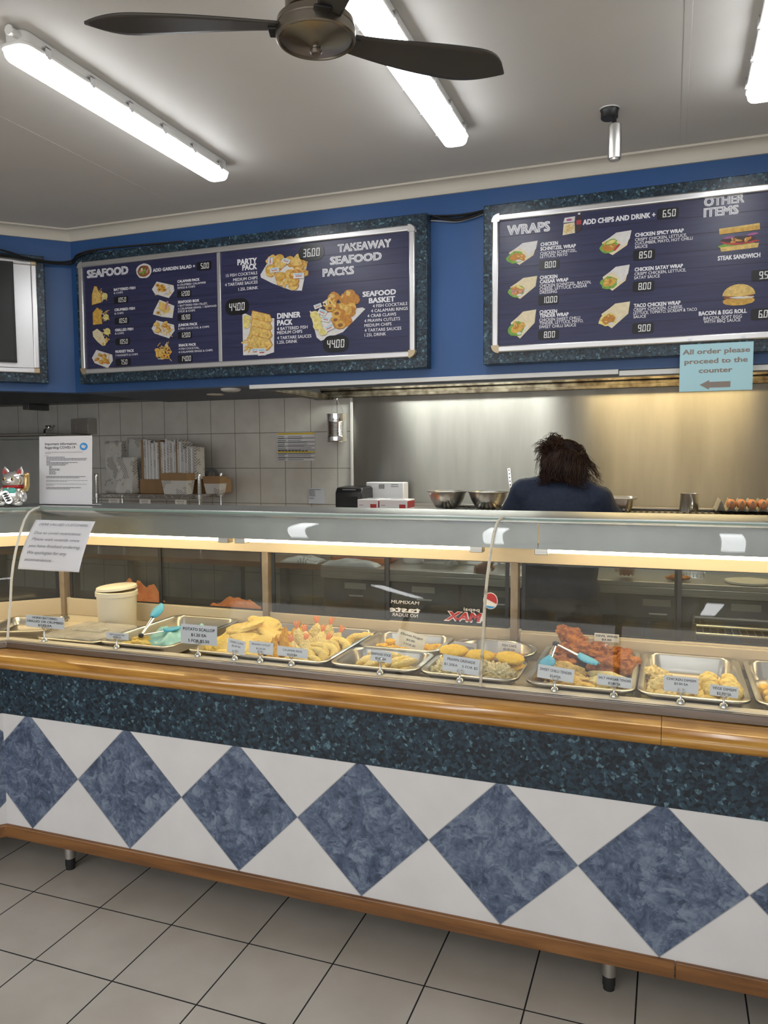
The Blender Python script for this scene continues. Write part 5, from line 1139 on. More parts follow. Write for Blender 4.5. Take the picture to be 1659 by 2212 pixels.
for x, l_ in ((-1.385, 'paper size tag clipped under the tall printed bags'), (-1.125, 'paper size tag clipped under the brown carton of bags'), (-.835, 'paper size tag clipped under the printed carry cartons')):
    t = thing('shelf_tag', l_, 'tag', (x, 2.194, 1.252)); MB().box(-.045, .045, -.0015, 0, 0, .034).build('tag_card', 'ivory', t)
    mb = MB()
    for k in range(5): mb.box(-.03 + k * .012, -.022 + k * .012, -.002, -.0015, .018, .027)
    for k in range(4): mb.box(-.022 + k * .012, -.015 + k * .012, -.002, -.0015, .006, .012)
    mb.build('handwriting', 'greyink', t)
SZ = 1.3205
def bag(x0, x1, y, h_, d_, label, mt='print', grp=None, lean=.0, seed=0):
    w_ = x1 - x0; mb_ = MB()
    def fn(u, v):
        a = u * 4; s = int(min(3, a)); f = a - s; k = v
        px_, py_ = [(-1 + 2 * f, -1), (1, -1 + 2 * f), (1 - 2 * f, 1), (-1, 1 - 2 * f)][s]
        th = d_ / 2 * (1 - .55 * k); wob = .008 * noise.noise(Vector((px_ * 2 + seed, k * 4, seed)))
        return (px_ * w_ / 2 * (1 - .03 * k) + wob + lean * k * w_ + (.01 if k > .95 and px_ > 0 else 0), py_ * th + wob * 1.5, k * h_ * (1 + .02 * noise.noise(Vector((px_ * 3 + seed, 0, 9)))))
    mb_.grid(fn, 32, 14, 0, closeu=True)
    o = mb_.build('paper_bag', mt, None, solid=.001, ang=30); o.location = ((x0 + x1) / 2, y, SZ); return tag(o, label, 'paper bag', grp)
bag(-1.555, -1.405, 2.36, .37, .09, 'tall newsprint bag bundle at the dark end of the wire shelf', lean=-.12, seed=1)
bag(-1.43, -1.30, 2.43, .395, .06, 'newsprint bag bundle with dark print standing behind the short one', seed=2, lean=-.05)
bag(-1.405, -1.265, 2.28, .255, .08, 'short newsprint bag bundle in front of the taller bundles', seed=3)
t = thing('bag_carton', 'brown carton packed with upright striped paper bags', 'box', (-1.09, 2.38, SZ))
MB().box(-.165, .10, -.07, .07, 0, .10).build('carton', 'kraft', t, bevel=.003)
x = -.155; k = 0
while x < .275:
    w_ = rn.uniform(.006, .02); hh = .372 - .0003 * k + rn.uniform(-.02, .012) - (.04 if x > .18 else 0)
    MB().box(x, x + w_, -.058, .058, .012 if x < .09 else .1, hh).build('flat_bag', 'print' if k % 2 else ('kraft' if k % 5 == 0 else 'paper'), t, bevel=.001); x += w_ + .0015; k += 1
def carry(x, y, w_, d_, h_, rz, label, seed):
    t = thing('carry_carton', label, 'box', (x, y, SZ), rz=rz, group='printed carry cartons'); ins = .012
    def ring(e, z): return [(-w_ / 2 - e, -d_ / 2 - e, z), (w_ / 2 + e, -d_ / 2 - e, z), (w_ / 2 + e, d_ / 2 + e, z), (-w_ / 2 - e, d_ / 2 + e, z)]
    v = ring(-.012, 0) + ring(0, h_); MB().add(v, [(0, 3, 2, 1)] + [(i, (i + 1) % 4, 4 + (i + 1) % 4, 4 + i) for i in range(4)]).build('carton_body', 'print', t, solid=.002)
    v = ring(.0005, h_) + ring(.006, h_ + .05); MB().add(v, [(i, (i + 1) % 4, 4 + (i + 1) % 4, 4 + i) for i in range(4)]).build('top_flaps', 'kraft', t, solid=.002)
carry(-.90, 2.262, .19, .112, .095, .06, 'wider printed carry carton with brown open flaps on wire shelf', 1)
carry(-.70, 2.41, .12, .11, .07, .1, 'smaller printed carry carton at the post end of the wire shelf', 2)
t = thing('tape_roll', 'black tape roll standing behind the printed carry cartons', 'tape roll', (-.80, 2.52, SZ + .125), rot=(PI / 2, 0, .5))
MB().lathe([(.026, -.022), (.046, -.022), (.046, .022), (.026, .022), (.026, -.022)], 28, cap=False).build('roll', 'black', t, ang=40)
simple('stacked_cartons', 'stack of flat brown cartons behind the carry cartons', 'box', MB().box(-.14, .14, -.05, .05, 0, .10), 'kraft', (-.82, 2.54, SZ - .0), bevel=.003)
# dark end: tall steel cabinet, wall box and tap
t = thing('steel_cabinet', 'tall dim stainless cabinet at the dark end behind the lucky cat', 'cabinet', (-2.45, 2.3, .9305))
b = lambda mb_, nm, mt, **k: local(mb_, t).build(nm, mt, t, **k)
b(MB().box(-2.95, -1.98, 2.2, 2.62, .9305, 1.735), 'cabinet_body', 'steel_v', bevel=.006); b(MB().box(-2.97, -1.96, 2.18, 2.63, 1.7355, 1.752), 'top_panel', 'steel_b', bevel=.004); b(MB().box(-2.93, -2.0, 2.188, 2.1995, .96, 1.71), 'door', 'steel_v', bevel=.004)
simple('wall_box', 'small steel box fixed to the tiles above the covid sign', 'box', MB().box(-.07, .09, -.10, 0, 0, .115).box(-.06, -.02, -.102, -.1002, .012, .10), 'steel_b', (-1.99, 2.648, 1.755), bevel=.003)
t = thing('wall_tap', 'small chrome tap on the tiles above the steel cabinet', 'tap', (-2.33, 2.648, 1.80))
MB().tube([(0, 0, 0), (0, -.06, 0), (0, -.085, -.01), (0, -.09, -.035)], .011, 10).build('spout', 'chrome', t); MB().tube([(-.03, -.04, .022), (.03, -.04, .022)], .008, 8).tube([(0, -.04, .0), (0, -.04, .022)], .007, 8).build('handle', 'chrome', t)

# ================================================================== lucky cat on the cabinet top
t = thing('lucky_cat', 'small silver and gold beckoning cat figurine on the cabinet top', 'figurine', (-.425, .385, 1.3675), rz=.25)
b = lambda mb_, nm, mt, **k: mb_.build(nm, mt, t, **k)
mb = MB().blob(.050, .042, .052, 0, sub=4, T=Tm(0, 0, .050)).blob(.046, .040, .040, 0, sub=4, T=Tm(0, -.004, .112)).blob(.018, .02, .034, 0, T=Tm(-.044, -.016, .052, ry=.25)).blob(.016, .022, .030, 0, T=Tm(.046, -.012, .045, ry=-.2))
for sx in (-1, 1): mb.blob(.020, .022, .012, 0, T=Tm(sx * .036, -.036, .012)); mb.lathe([(.020, 0), (.012, .018), (.0, .036)], 16, 0, Tm(sx * .030, 0, .138, ry=sx * .25, s=(1, .55, 1)))
mb.blob(.012, .008, .007, 0, T=Tm(0, -.042, .104))
b(mb, 'cat_body', 'silver')
for sx in (-1, 1): b(MB().prism([(-.012, 0), (.012, 0), (.002 * sx, .024)], 0, .001, 0, Tm(sx * .031, -.0125, .142, ry=sx * .25) @ XZ), 'inner_ear', 'red'); b(MB().blob(.0075, .004, .009, 0, sub=2, T=Tm(sx * .019, -.0405, .117)), 'eye', 'gold'); b(MB().blob(.004, .003, .005, 0, sub=2, T=Tm(sx * .019, -.0445, .117)), 'pupil', 'black')
b(MB().tube([(.040 * math.cos(a * PI / 12), .034 * math.sin(a * PI / 12) - .004, .084) for a in range(24)], .0055, 8, closed=True), 'collar', 'red')
b(MB().blob(.030, .010, .020, 0, T=Tm(0, -.033, .068)), 'bib', 'teal'); b(MB().blob(.005, .005, .006, 0, T=Tm(0, -.044, .078)), 'bell', 'silver')
b(MB().prism(rrect(0, 0, .030, .056, .014), 0, .006, 0, Tm(-.006, -.044, .040, ry=-.5) @ XZ), 'coin_plaque', 'silver', bevel=.002)
mb = MB()
for k in range(4): mb.box(-.008, .008, -.0515, -.0500, -.018 + k * .011, -.013 + k * .011, 0, Tm(-.006, 0, .040, ry=-.5)); 
mb.box(-.0015, .0015, -.0516, -.0502, -.020, .020, 0, Tm(-.006, 0, .040, ry=-.5))
b(mb, 'plaque_marks', 'ink')
b(MB().tube([(.044, -.006, .070), (.062, -.012, .074), (.068, -.014, .092), (.069, -.014, .118), (.070, -.015, .130)], [.010, .012, .0125, .011, .012], 12).blob(.014, .012, .010, 0, T=Tm(.070, -.016, .136)), 'raised_paw', 'gold')
b(MB().box(-.055, .055, -.045, .040, -.0012, .0008), 'base', 'acrylic')

# ================================================================== pans of food in the cabinet
RZ_ = .885
def pan(x0, x1, y0, y1, h_, label, r=.04, mt='pansteel'):
    t = tag(gn_pan(x1 - x0, y1 - y0, h_, r).build('serving_pan', mt, None, solid=.0012, ang=45), label, 'serving pan'); t.location = ((x0 + x1) / 2, (y0 + y1) / 2, RZ_); return t
pan(.235, .560, .098, .618, .05, 'steel pan with a few fish cocktails, blue tongs and aqua bag')
pan(.632, 1.182, .098, .615, .05, 'wide steel pan heaped with potato scallops, crab claws, prawn cutlets and calamari', .03)
pan(1.190, 1.500, .098, .345, .05, 'shallow half pan holding the seafood sticks')
pan(1.190, 1.500, .352, .612, .06, 'half pan holding the chicken nuggets')
pan(1.508, 1.822, .098, .345, .05, 'half pan holding prawn grenades and fish cakes')
pan(1.508, 1.822, .352, .612, .055, 'half pan with rounded well holding the sweet potato pieces', .11)
pan(1.848, 2.168, .098, .602, .05, 'steel pan of devil wings and tenders')
pan(2.176, 2.478, .098, .602, .06, 'steel pan of chicken and vege dim sims')
pan(2.492, 2.802, .098, .602, .06, 'steel pan of yellow battered balls past the dim sims')
pan(2.812, 3.122, .098, .602, .06, 'empty steel pan furthest along the cabinet')
# sauce film and crumbs in the wing pan
o = MB().prism(rrect(2.008, .40, .24, .26, .03), .8385, .8405).build('marinade', 'sauce'); tag(o, 'dark red marinade pooled under the devil wings', 'sauce', kind='stuff')
mb = MB()
for k in range(90): x, y = rn.uniform(1.95, 2.12), rn.uniform(.27, .40); mb.blob(rn.uniform(.0015, .004), rn.uniform(.0015, .003), .002, .2, 2, k, 1, 0, Tm(x, y, .8425))
tag(mb.build('sesame_crumbs', 'grenade'), 'pale crumbs scattered in the marinade of the wing pan', 'crumbs', kind='stuff')
mb = MB()
for k in range(120): x, y = rn.uniform(1.07, 1.155), rn.uniform(.36, .50); mb.blob(rn.uniform(.0015, .004), rn.uniform(.0015, .003), .0016, .2, 2, k, 1, 0, Tm(x, y, .8375))
tag(mb.build('fried_crumbs', 'tender'), 'golden crumbs on the pan floor around the lone calamari rings', 'crumbs', kind='stuff')
def mesh(mb_, mt, ang=60): o = mb_.build('tmp_shape', mt, ang=ang); me = o.data; bpy.data.objects.remove(o); return me
def items(name, cat, meshes, group, spots, label):
    for i, s in enumerate(spots):
        x, y, z = s[:3]; rx, ry, rz = s[3:6] if len(s) > 5 else (rn.uniform(-.2, .2), rn.uniform(-.2, .2), rn.uniform(0, 6.28))
        sc = s[6] if len(s) > 6 else rn.uniform(.92, 1.1); own = s[7] if len(s) > 7 else None
        me = meshes[i % len(meshes)]; me.name = name
        o = put(bpy.data.objects.new(name, me)); o.location = (x, y, z); o.rotation_euler = (rx, ry, rz); o.scale = (sc, sc, sc)
        tag(o, own or label, cat, group if not own else group)
SCA = [mesh(MB().blob(.060, .045, .014, .13, 1.6, s, 4, fn=lambda p, s=s: Vector((p.x, p.y, p.z + .14 * abs(p.x) * math.sin(s) + .9 * p.x * p.y * (1 if s % 2 else -1)))), 'scallop') for s in range(1, 5)]
items('potato_scallop', 'potato scallop', SCA, 'potato scallops', [
    (.789, .400, .928, .25, .25, .5, 1.1, 'pale potato scallop lying highest on its heap, curled over the others'), (.735, .345, .918, .1, -.22, .15, 1.25, 'long folded potato scallop lying just beside the highest one'),
    (.835, .352, .905, -.2, .3, -.4, 1.0), (.765, .285, .898, .35, 0, .2, 1.05), (.70, .300, .888, .3, -.3, .9, 1.0), (.855, .40, .888, .2, .35, 1.2, .95), (.84, .285, .882, .5, .1, 0, 1.0),
    (.738, .205, .876, .55, 0, .2, 1.0), (.81, .225, .870, .5, -.1, -.3, .95), (.68, .215, .868, .4, -.25, .6, .95), (.775, .155, .860, .35, .1, .1, .9), (.70, .140, .856, .2, -.1, .4, .85), (.86, .165, .858, .2, .1, .9, .85),
    (.78, .46, .890, -.2, .1, .3, 1.05), (.72, .42, .875, -.1, -.2, 1.3, 1.05), (.85, .49, .868, 0, .1, .6, 1.0), (.76, .33, .866, 0, 0, .5, 1.1), (.82, .30, .850, 0, 0, 1.5, 1.1), (.70, .34, .852, 0, 0, .2, 1.0), (.76, .42, .850, 0, 0, .8, 1.1), (.68, .08 + .06, .85, .3, 0, .1, .6)],
    'pale battered potato scallop in the heap behind the white potato scallop card')
def claw_fn(p): 
    k = max(0, p.z) / .04; return Vector((p.x * (1 - .55 * k), p.y * (1 - .55 * k), p.z * (1 + .2 * k)))
CL = [mesh(MB().blob(.026, .024, .034, .16, 3, s, 4, fn=claw_fn).lathe([(.008, .030), (.006, .042), (.001, .058)], 8, 0, Tm(0, 0, 0, .1, .1)), 'claw') for s in (3, 6, 9)]
items('crab_claw', 'crab claw', CL, 'crab claws', [(.925, .405, .895, -.2, .1, 0), (.915, .33, .892, .1, -.2, 1), (.955, .36, .892, .2, .25, 2), (.945, .275, .885, .1, 0, 3), (.985, .225, .872, .1, .2, 4), (.93, .215, .866, 0, -.2, 5), (.955, .16, .858, .1, .1, 1.4), (.895, .265, .87, .2, -.3, 2)], 'bright orange crumbed crab claw between the scallops and prawn cutlets')
# prawn cutlets: crumbed body with a pink tail
def cutlet(s):
    o = MB().blob(.034, .016, .044, .10, 2.4, s, 4, fn=lambda p: Vector((p.x * (1 - .55 * max(0, p.z) / .044), p.y, p.z))).build('prawn_cutlet', 'crumb', ang=60)
    tl = MB()
    for a in (-.5, -.12, .3): tl.blob(.0036, .0026, .015, .1, 2, s, 2, 0, Tm(math.sin(a) * .013, .002 * a, .048 + .007 * math.cos(a), 0, a * .7))
    tl.build('tail', 'tail', o); return o
pc = [cutlet(4), cutlet(8)]
sp = [(.975, .315, .895, -.35, -.2, .1), (1.01, .395, .898, -.3, .05, .3), (1.05, .405, .897, -.35, .15, -.2), (1.005, .31, .886, -.5, -.1, .2), (1.05, .335, .886, -.55, .1, 0), (1.095, .365, .882, -.5, .4, -.1), (1.03, .255, .874, -.7, -.1, .1), (1.075, .29, .872, -.7, .3, -.2), (.995, .23, .868, -.6, -.25, .2)]
for i, (x, y, z, rx, ry, rz) in enumerate(sp):
    o = pc[i] if i < 2 else dup(pc[i % 2]); o.location = (x, y, z); o.rotation_euler = (rx, ry, rz); o.scale = (1.1,) * 3
    tag(o, 'pale crumbed prawn cutlet with pink tail up, behind the calamari rings', 'prawn cutlet', 'prawn cutlets')
def ringm(s): return mesh(MB().grid(lambda u, v: (lambda A, B, n_: ((.031 + .0145 * n_ * math.cos(B)) * math.cos(A) * 1.15, (.031 + .0145 * n_ * math.cos(B)) * math.sin(A), .0125 * n_ * math.sin(B)))(u * 2 * PI, v * 2 * PI, 1 + .22 * noise.noise(Vector((math.cos(u * 6.283) * 2.2, math.sin(u * 6.283) * 2.2 + math.cos(v * 6.283), s)))), 36, 14, closeu=True), 'ring', 70)
RG = [ringm(2), ringm(5)]
items('calamari_ring', 'calamari ring', RG, 'calamari rings', [(1.148, .475, .862, .75, -.1, .5, 1.0, 'calamari ring leaning alone by the pan rim, its hole showing'), (1.168, .505, .862, .7, -.2, .7, .95, 'calamari ring hidden behind the lone leaning one'),
    (1.125, .335, .872, .7, .35, -.3), (1.100, .30, .874, .75, .3, -.2), (1.11, .265, .868, .7, .3, -.4), (1.075, .255, .872, .7, .2, -.1), (1.085, .215, .864, .6, .25, -.3), (1.09, .165, .856, .4, .15, -.2), (1.05, .205, .862, .65, .1, 0), (1.04, .155, .855, .35, 0, .2)], 'pale battered calamari ring in the leaning row behind its card')
NG = [mesh(MB().blob(.027, .020, .013, .18, 1.8, s, 3), 'nugget') for s in (2, 5, 8)]
items('chicken_nugget', 'chicken nugget', NG, 'chicken nuggets', [(x, y, z) for x, y, z in ((1.245, .44, .848), (1.27, .48, .848), (1.31, .42, .848), (1.262, .445, .866), (1.285, .468, .880), (1.30, .455, .862), (1.33, .48, .846), (1.40, .46, .848), (1.44, .44, .848), (1.455, .47, .850), (1.425, .475, .864), (1.45, .46, .872), (1.38, .42, .846), (1.35, .45, .85), (1.465, .49, .868))], 'golden chicken nugget in the half pan behind the tilted card')
ST = [mesh(MB().blob(.016, .048, .014, .08, 1.6, s, 4), 'stick') for s in (2, 5, 9)]
items('seafood_stick', 'seafood stick', ST, 'seafood sticks', [(1.27, .19, .850, 0, 0, -.5), (1.30, .22, .851, 0, 0, -.35), (1.335, .225, .851, 0, 0, -.3), (1.37, .22, .851, 0, 0, -.7), (1.425, .20, .850, 0, 0, -.5), (1.285, .215, .876, .1, 0, -.4), (1.325, .26, .880, .1, 0, 1.5), (1.36, .265, .884, 0, .1, 1.4), (1.395, .235, .876, .1, 0, -.75), (1.32, .19, .874, .1, 0, -.4), (1.42, .222, .874, .2, 0, -.9), (1.30, .15, .850, 0, 0, .9)], 'pale battered seafood stick in the shallow half pan')
GB = [mesh(MB().blob(.0235, .022, .0205, .36, 3.2, s, 4), 'grenade') for s in (1, 4, 7)]
items('prawn_grenade', 'prawn grenade', GB, 'prawn grenades', [(1.548, .265, .868), (1.548, .18, .866), (1.585, .19, .866), (1.56, .225, .880), (1.59, .24, .872), (1.62, .18, .866), (1.66, .18, .866), (1.70, .175, .866), (1.735, .165, .866), (1.77, .165, .866), (1.715, .215, .872), (1.755, .205, .876), (1.785, .20, .872), (1.685, .225, .880), (1.735, .185, .890), (1.765, .18, .893), (1.70, .195, .893), (1.64, .21, .876)], 'lumpy pale prawn grenade in the half pan before the fish cakes')
FC = [mesh(MB().blob(.050, .044, .0155, .05, 2, s, 4, fn=lambda p: p), 'fishcake') for s in (2, 6)]
items('fish_cake', 'fish cake', FC, 'fish cakes', [(1.575, .292, .914, .12, 0, .3, 1, 'yellow fish cake topping the stack nearest the seafood stick pan'), (1.672, .278, .908, .1, .05, .8, 1, 'yellow fish cake topping the middle of the three stacks'), (1.775, .255, .914, .14, 0, 1.2, 1, 'yellow fish cake topping the stack under the fish cake card'),
    (1.577, .292, .884, .1, 0, 1, 1), (1.674, .278, .879, .1, 0, 2, 1), (1.775, .257, .883, .1, 0, .5, 1)], 'yellow fish cake lying beneath another fish cake')
SW = [mesh(MB().blob(.020, .014, .009, .14, 2, s, 3), 'sweet') for s in (3, 5)]
items('sweet_potato_piece', 'sweet potato', SW, 'sweet potato pieces', [(x, y, .842 + .014 * (k % 3)) for k, (x, y) in enumerate(((1.66, .46), (1.69, .47), (1.71, .45), (1.66, .50), (1.70, .50), (1.77, .46), (1.76, .48), (1.74, .45), (1.68, .44)))], 'orange sweet potato piece in the rounded pan behind the fish cakes')
WG = [mesh(MB().blob(.052, .034, .026, .24, 2.0, s, 4, fn=lambda p: Vector((p.x, p.y * (1 + .35 * p.x / .05), p.z))), 'wing') for s in (2, 5, 8)]
items('devil_wing', 'devil wing', WG, 'devil wings', [(1.935, .535, .935, .2, .25, -.4, 1.05, 'devil wing perched highest at the back of its pan'), (1.93, .47, .898, .1, .1, .3), (1.915, .395, .874, .15, 0, -.1), (1.99, .465, .902, .2, .2, .6), (2.03, .51, .897, 0, .1, 1), (2.07, .39, .876, .15, .05, .2, 1.15), (2.125, .43, .882, .1, -.1, 1.2), (2.10, .51, .890, 0, 0, .4), (2.05, .47, .872, 0, 0, 2), (1.97, .54, .868, 0, 0, 1.6), (2.13, .38, .874, .1, .1, 1.8)], 'red brown devil wing in the pile behind the blue tongs')
TD = [mesh(MB().blob(.056, .022, .015, .26, 2.2, s, 4), 'tender') for s in (1, 4, 6)]
items('sweet_chilli_tender', 'chicken tender', TD, 'sweet chilli tenders', [(1.945, .285, .892, .1, .05, -.2, 1.0), (1.96, .245, .896, .1, .05, -.3, 1.05), (1.975, .20, .888, .15, .1, -.25), (1.92, .255, .866, 0, 0, -.2), (1.96, .215, .866, 0, 0, -.1), (1.93, .15, .858, 0, 0, -.15), (1.985, .145, .856, 0, 0, -.2), (2.0, .165, .872, .1, .1, -.5)], 'rough golden sweet chilli tender heaped before the devil wings')
TV = [mesh(MB().blob(.054, .021, .015, .14, 2.2, s, 4), 'vinegar') for s in (1, 4)]
items('salt_vinegar_tender', 'chicken tender', TV, 'salt and vinegar tenders', [(2.085, .235, .884, .1, .05, -.2, 1.15), (2.075, .195, .878, .1, 0, -.15, 1.1), (2.11, .215, .866, 0, 0, -.1), (2.06, .155, .858, 0, 0, .1), (2.11, .16, .858, 0, 0, -.2), (2.07, .24, .86, 0, 0, -.2)], 'smooth pale salt and vinegar tender heaped beside the rougher tenders')
DM = [mesh(MB().blob(.026, .024, .020, .16, 2.4, s, 4, fn=lambda p, s=s: p * (1 + .16 * math.sin(math.atan2(p.y, p.x) * 7 + s) * max(0, p.z / .02)) if p.z > 0 else p), 'dim') for s in (1, 3, 5)]
items('chicken_dim_sim', 'dim sim', DM, 'chicken dim sims', [(x, y, z) for x, y, z in ((2.225, .33, .855), (2.27, .33, .855), (2.315, .335, .852), (2.22, .28, .856), (2.265, .28, .856), (2.31, .285, .852), (2.225, .23, .857), (2.27, .23, .857), (2.22, .18, .857), (2.265, .18, .855), (2.31, .235, .852), (2.235, .30, .886), (2.25, .25, .89), (2.235, .20, .886), (2.25, .155, .862), (2.215, .34, .884), (2.21, .15, .856))], 'pleated pale chicken dim sim in the heap behind its card')
VG = [mesh(MB().blob(.029, .026, .023, .10, 1.8, s, 4), 'vege') for s in (1, 3, 5)]
items('vege_dim_sim', 'dim sim', VG, 'vege dim sims', [(x, y, z) for x, y, z in ((2.365, .31, .860), (2.42, .315, .860), (2.37, .26, .858), (2.425, .265, .858), (2.365, .21, .858), (2.425, .21, .858), (2.37, .16, .858), (2.425, .16, .858), (2.375, .29, .892), (2.43, .29, .89), (2.375, .235, .895), (2.43, .235, .892), (2.38, .185, .89), (2.435, .185, .888))], 'smooth yellow vege dim sim stacked beside the pleated ones')
BL = [mesh(MB().blob(.027, .027, .025, .08, 1.8, s, 4), 'ball') for s in (1, 3)]
items('battered_ball', 'battered ball', BL, 'battered balls', [(2.535, .33, .856), (2.58, .34, .856), (2.55, .28, .856), (2.60, .28, .856), (2.545, .22, .856), (2.60, .22, .856), (2.565, .31, .895), (2.57, .25, .895), (2.63, .30, .86), (2.56, .18, .86), (2.64, .24, .86)], 'round yellow battered ball in the pan past the dim sims')
FK = [mesh(MB().blob(.040, .017, .013, .2, 2.0, s, 4), 'scallop') for s in (3, 7)]
items('fish_cocktail', 'fish cocktail', FK, 'fish cocktails', [(.345, .235, .868, .1, .1, .5, 1.0, 'fish cocktail heaped against the dark hinge of the tongs'), (.33, .19, .850, 0, 0, .2), (.36, .205, .862, .1, .1, .3), (.46, .165, .851, 0, 0, .5, 1.0, 'fish cocktail lying apart in front of the aqua bag'), (.30, .17, .850, 0, 0, -.4), (.29, .215, .850, 0, 0, 1)], 'pale battered fish cocktail in the small heap by the tongs')
simple('plastic_bag', 'crumpled aqua plastic bag in the fish cocktail pan', 'plastic bag', crumple(.19, .30, .05, 21, amp=.9), 'bag', (.425, .36, .838), solid=.001)
# trays at the corner end, and the bucket
t = thing('lidded_tray', 'shallow steel tray with a clear lid next to the fish cocktail pan', 'tray', (.075, .26, .874))
gn_pan(.30, .30, .03, .03).build('tray_body', 'pansteel', t, solid=.0012); MB().prism(rrect(0, 0, .27, .27, .03), .002, .008).build('clear_lid', 'frosted', t, bevel=.003); MB().box(-.07, .07, -.03, .03, .0085, .016).build('lid_grip', 'frosted', t, bevel=.006)
t = tag(gn_pan(.26, .30, .03, .03).build('corner_tray', 'pansteel', None, solid=.0012), 'empty shallow steel tray in the cabinet corner behind the hokki card', 'tray'); t.location = (-.29, .30, .874); t.rotation_euler = (0, 0, .4)
t = thing('batter_bucket', 'cream plastic bucket with its lid ajar at the corner of the cabinet', 'bucket', (.005, .505, .8125))
MB().lathe([(.0, 0), (.075, 0), (.078, .004), (.084, .165), (.089, .167), (.089, .185), (.084, .187), (.080, .187), (.074, .006), (.0, .005)], 44, cap=False).build('bucket_body', 'bucket', t, ang=40)
MB().lathe([(.0, .178), (.079, .180)], 30, cap=False).build('contents', 'cheese', t)
MB().lathe([(.0, .012), (.080, .012), (.084, .010), (.087, .0), (.083, -.001), (.0, .008)], 44, 0, Tm(-.004, .006, .194, rx=.03, ry=-.06), cap=False).build('lid', 'bucket', t, ang=40)
def tongs(a_, h_, b_, label):
    """sprung tongs: hinge at h_, two arms ending in blue heads at a_ and b_"""
    hp = Vector(h_); t = thing('tongs', label, 'tongs', h_)
    for q in (a_, b_):
        v = Vector(q) - hp; L = v.length; d = v.normalized()
        T = d.to_track_quat('X', 'Z').to_matrix().to_4x4()
        MB().grid(lambda u, w_: (u * L * .60, (w_ - .5) * (.012 + .008 * u), .003 * math.sin(w_ * PI)), 12, 6, 0, T).build('arm', 'chrome', t, solid=.001)
        MB().grid(lambda u, w_: (L * (.56 + .44 * u), (w_ - .5) * (.022 + .030 * math.sin(min(1, u * 1.05) * PI) ** .7 + .004 * math.sin(u * 40) * u), .010 * math.sin(w_ * PI) * (1 - u * .3)), 26, 8, 0, T).build('silicone_head', 'bluesil', t, solid=.003)
    MB().blob(.011, .011, .009, .05, 1, 1, 3).build('hinge', 'rubber', t); return t
tongs((.345, .36, .985), (.345, .225, .888), (.455, .33, .905), 'blue headed tongs lying open over the fish cocktails')
tongs((1.895, .205, .905), (1.915, .30, .962), (2.055, .225, .925), 'blue headed tongs straddling the chilli tenders and devil wings')

# ---------------------------------------------------------------- price cards
def price_card(x, w_, z0, z1, lines, label, cm='card', y=.083, hold=True, tilt=-.06, roll=0.0, pad=0.0):
    t = thing('price_card', label, 'price card', (x, y, .8725 if hold else z0))
    bz = t.location.z; T = Tm(0, .004, z0 - bz, tilt, roll)
    h_ = z1 - z0
    if pad: MB().box(-w_ / 2 - pad, w_ / 2 + pad, .0012, .0018, -.010, h_ + .018, 0, T).build('card_sleeve', 'acrylic', t)
    MB().box(-w_ / 2, w_ / 2, 0, .001, 0, h_, 0, T).build('card', cm, t)
    mb_ = MB()
    for s, f, ww, hh, b_ in lines: mb_.text(s, 0, h_ * f, w_ * ww, h_ * hh, 0, T @ Matrix.Translation((0, -.0005, 0)), b_, align='C')
    mb_.build('lettering', 'ink', t)
    if hold:
        MB().lathe([(.0, 0), (.013, 0), (.0132, .003), (.009, .010), (.004, .013), (.003, .016), (.003, z0 - bz - .002), (.0, z0 - bz - .002)], 20, cap=False).build('base', 'chrome', t, ang=40)
        c = MB()
        for sx in (-1, 1): c.tube([(0, -.001, z0 - bz - .003), (sx * .005, -.002, z0 - bz - .001), (sx * .008, -.003, z0 - bz + .006), (sx * .0065, -.003, z0 - bz + .012), (sx * .004, -.003, z0 - bz + .011)], .0021, 6)
        c.build('clip', 'chrome', t)
    return t
price_card(.007, .187, .9225, .968, [('HOKKI BATTERED,', .73, .66, .185, .02), ('GRILLED OR CRUMBED', .42, .95, .185, .02), ('$7.70 EA', .11, .36, .185, .02)], 'white price card reading hokki battered, grilled or crumbed')
price_card(.346, .100, .905, .928, [('FISH COCKTAIL', .58, .68, .22, .01), ('$1.85 EA', .17, .38, .2, .01)], 'smallest white price card, reading fish cocktail')
price_card(.698, .150, .913, .982, [('POTATO SCALLOP', .69, .88, .15, .02), ('$1.20 EA', .40, .42, .15, .02), ('5 FOR $5.50', .10, .58, .15, .02)], 'large white price card reading potato scallop')
price_card(.847, .070, .893, .9415, [('CRAB CLAW', .72, .78, .14, .01), ('$2.50 EA', .46, .5, .13, .01)], 'narrow blue grey price card reading crab claw', roll=.12)
price_card(.947, .093, .900, .9415, [('PRAWN CUTLET', .68, .78, .15, .01), ('$2.50 EA', .36, .4, .14, .01)], 'blue grey price card reading prawn cutlet', roll=.02)
price_card(1.067, .114, .899, .932, [('CALAMARI RING', .56, .64, .2, .01), ('$1.20 EA', .14, .33, .2, .01)], 'wide low price card reading calamari ring', roll=.03)
price_card(1.386, .072, .911, .9455, [('SEAFOOD STICK', .58, .96, .22, .03), ('$2.50 EA', .18, .52, .22, .03)], 'small price card reading seafood stick', roll=.05)
price_card(1.651, .117, .898, .949, [('PRAWN GRENADE', .68, .76, .17, .015), ('$1.20EA    5 FOR $5', .36, .92, .15, .01)], 'blue grey price card reading prawn grenade', roll=.07)
price_card(1.942, .107, .904, .944, [('SWEET CHILLI TENDER', .58, .88, .2, .015), ('$2.40EA', .18, .3, .18, .015)], 'sleeved price card reading sweet chilli tender', roll=.08, pad=.006)
price_card(2.112, .097, .901, .932, [('SALT VINEGAR TENDER', .58, .94, .22, .02), ('$2.40 EA', .16, .36, .22, .02)], 'sleeved price card reading salt vinegar tender', roll=.05, pad=.006)
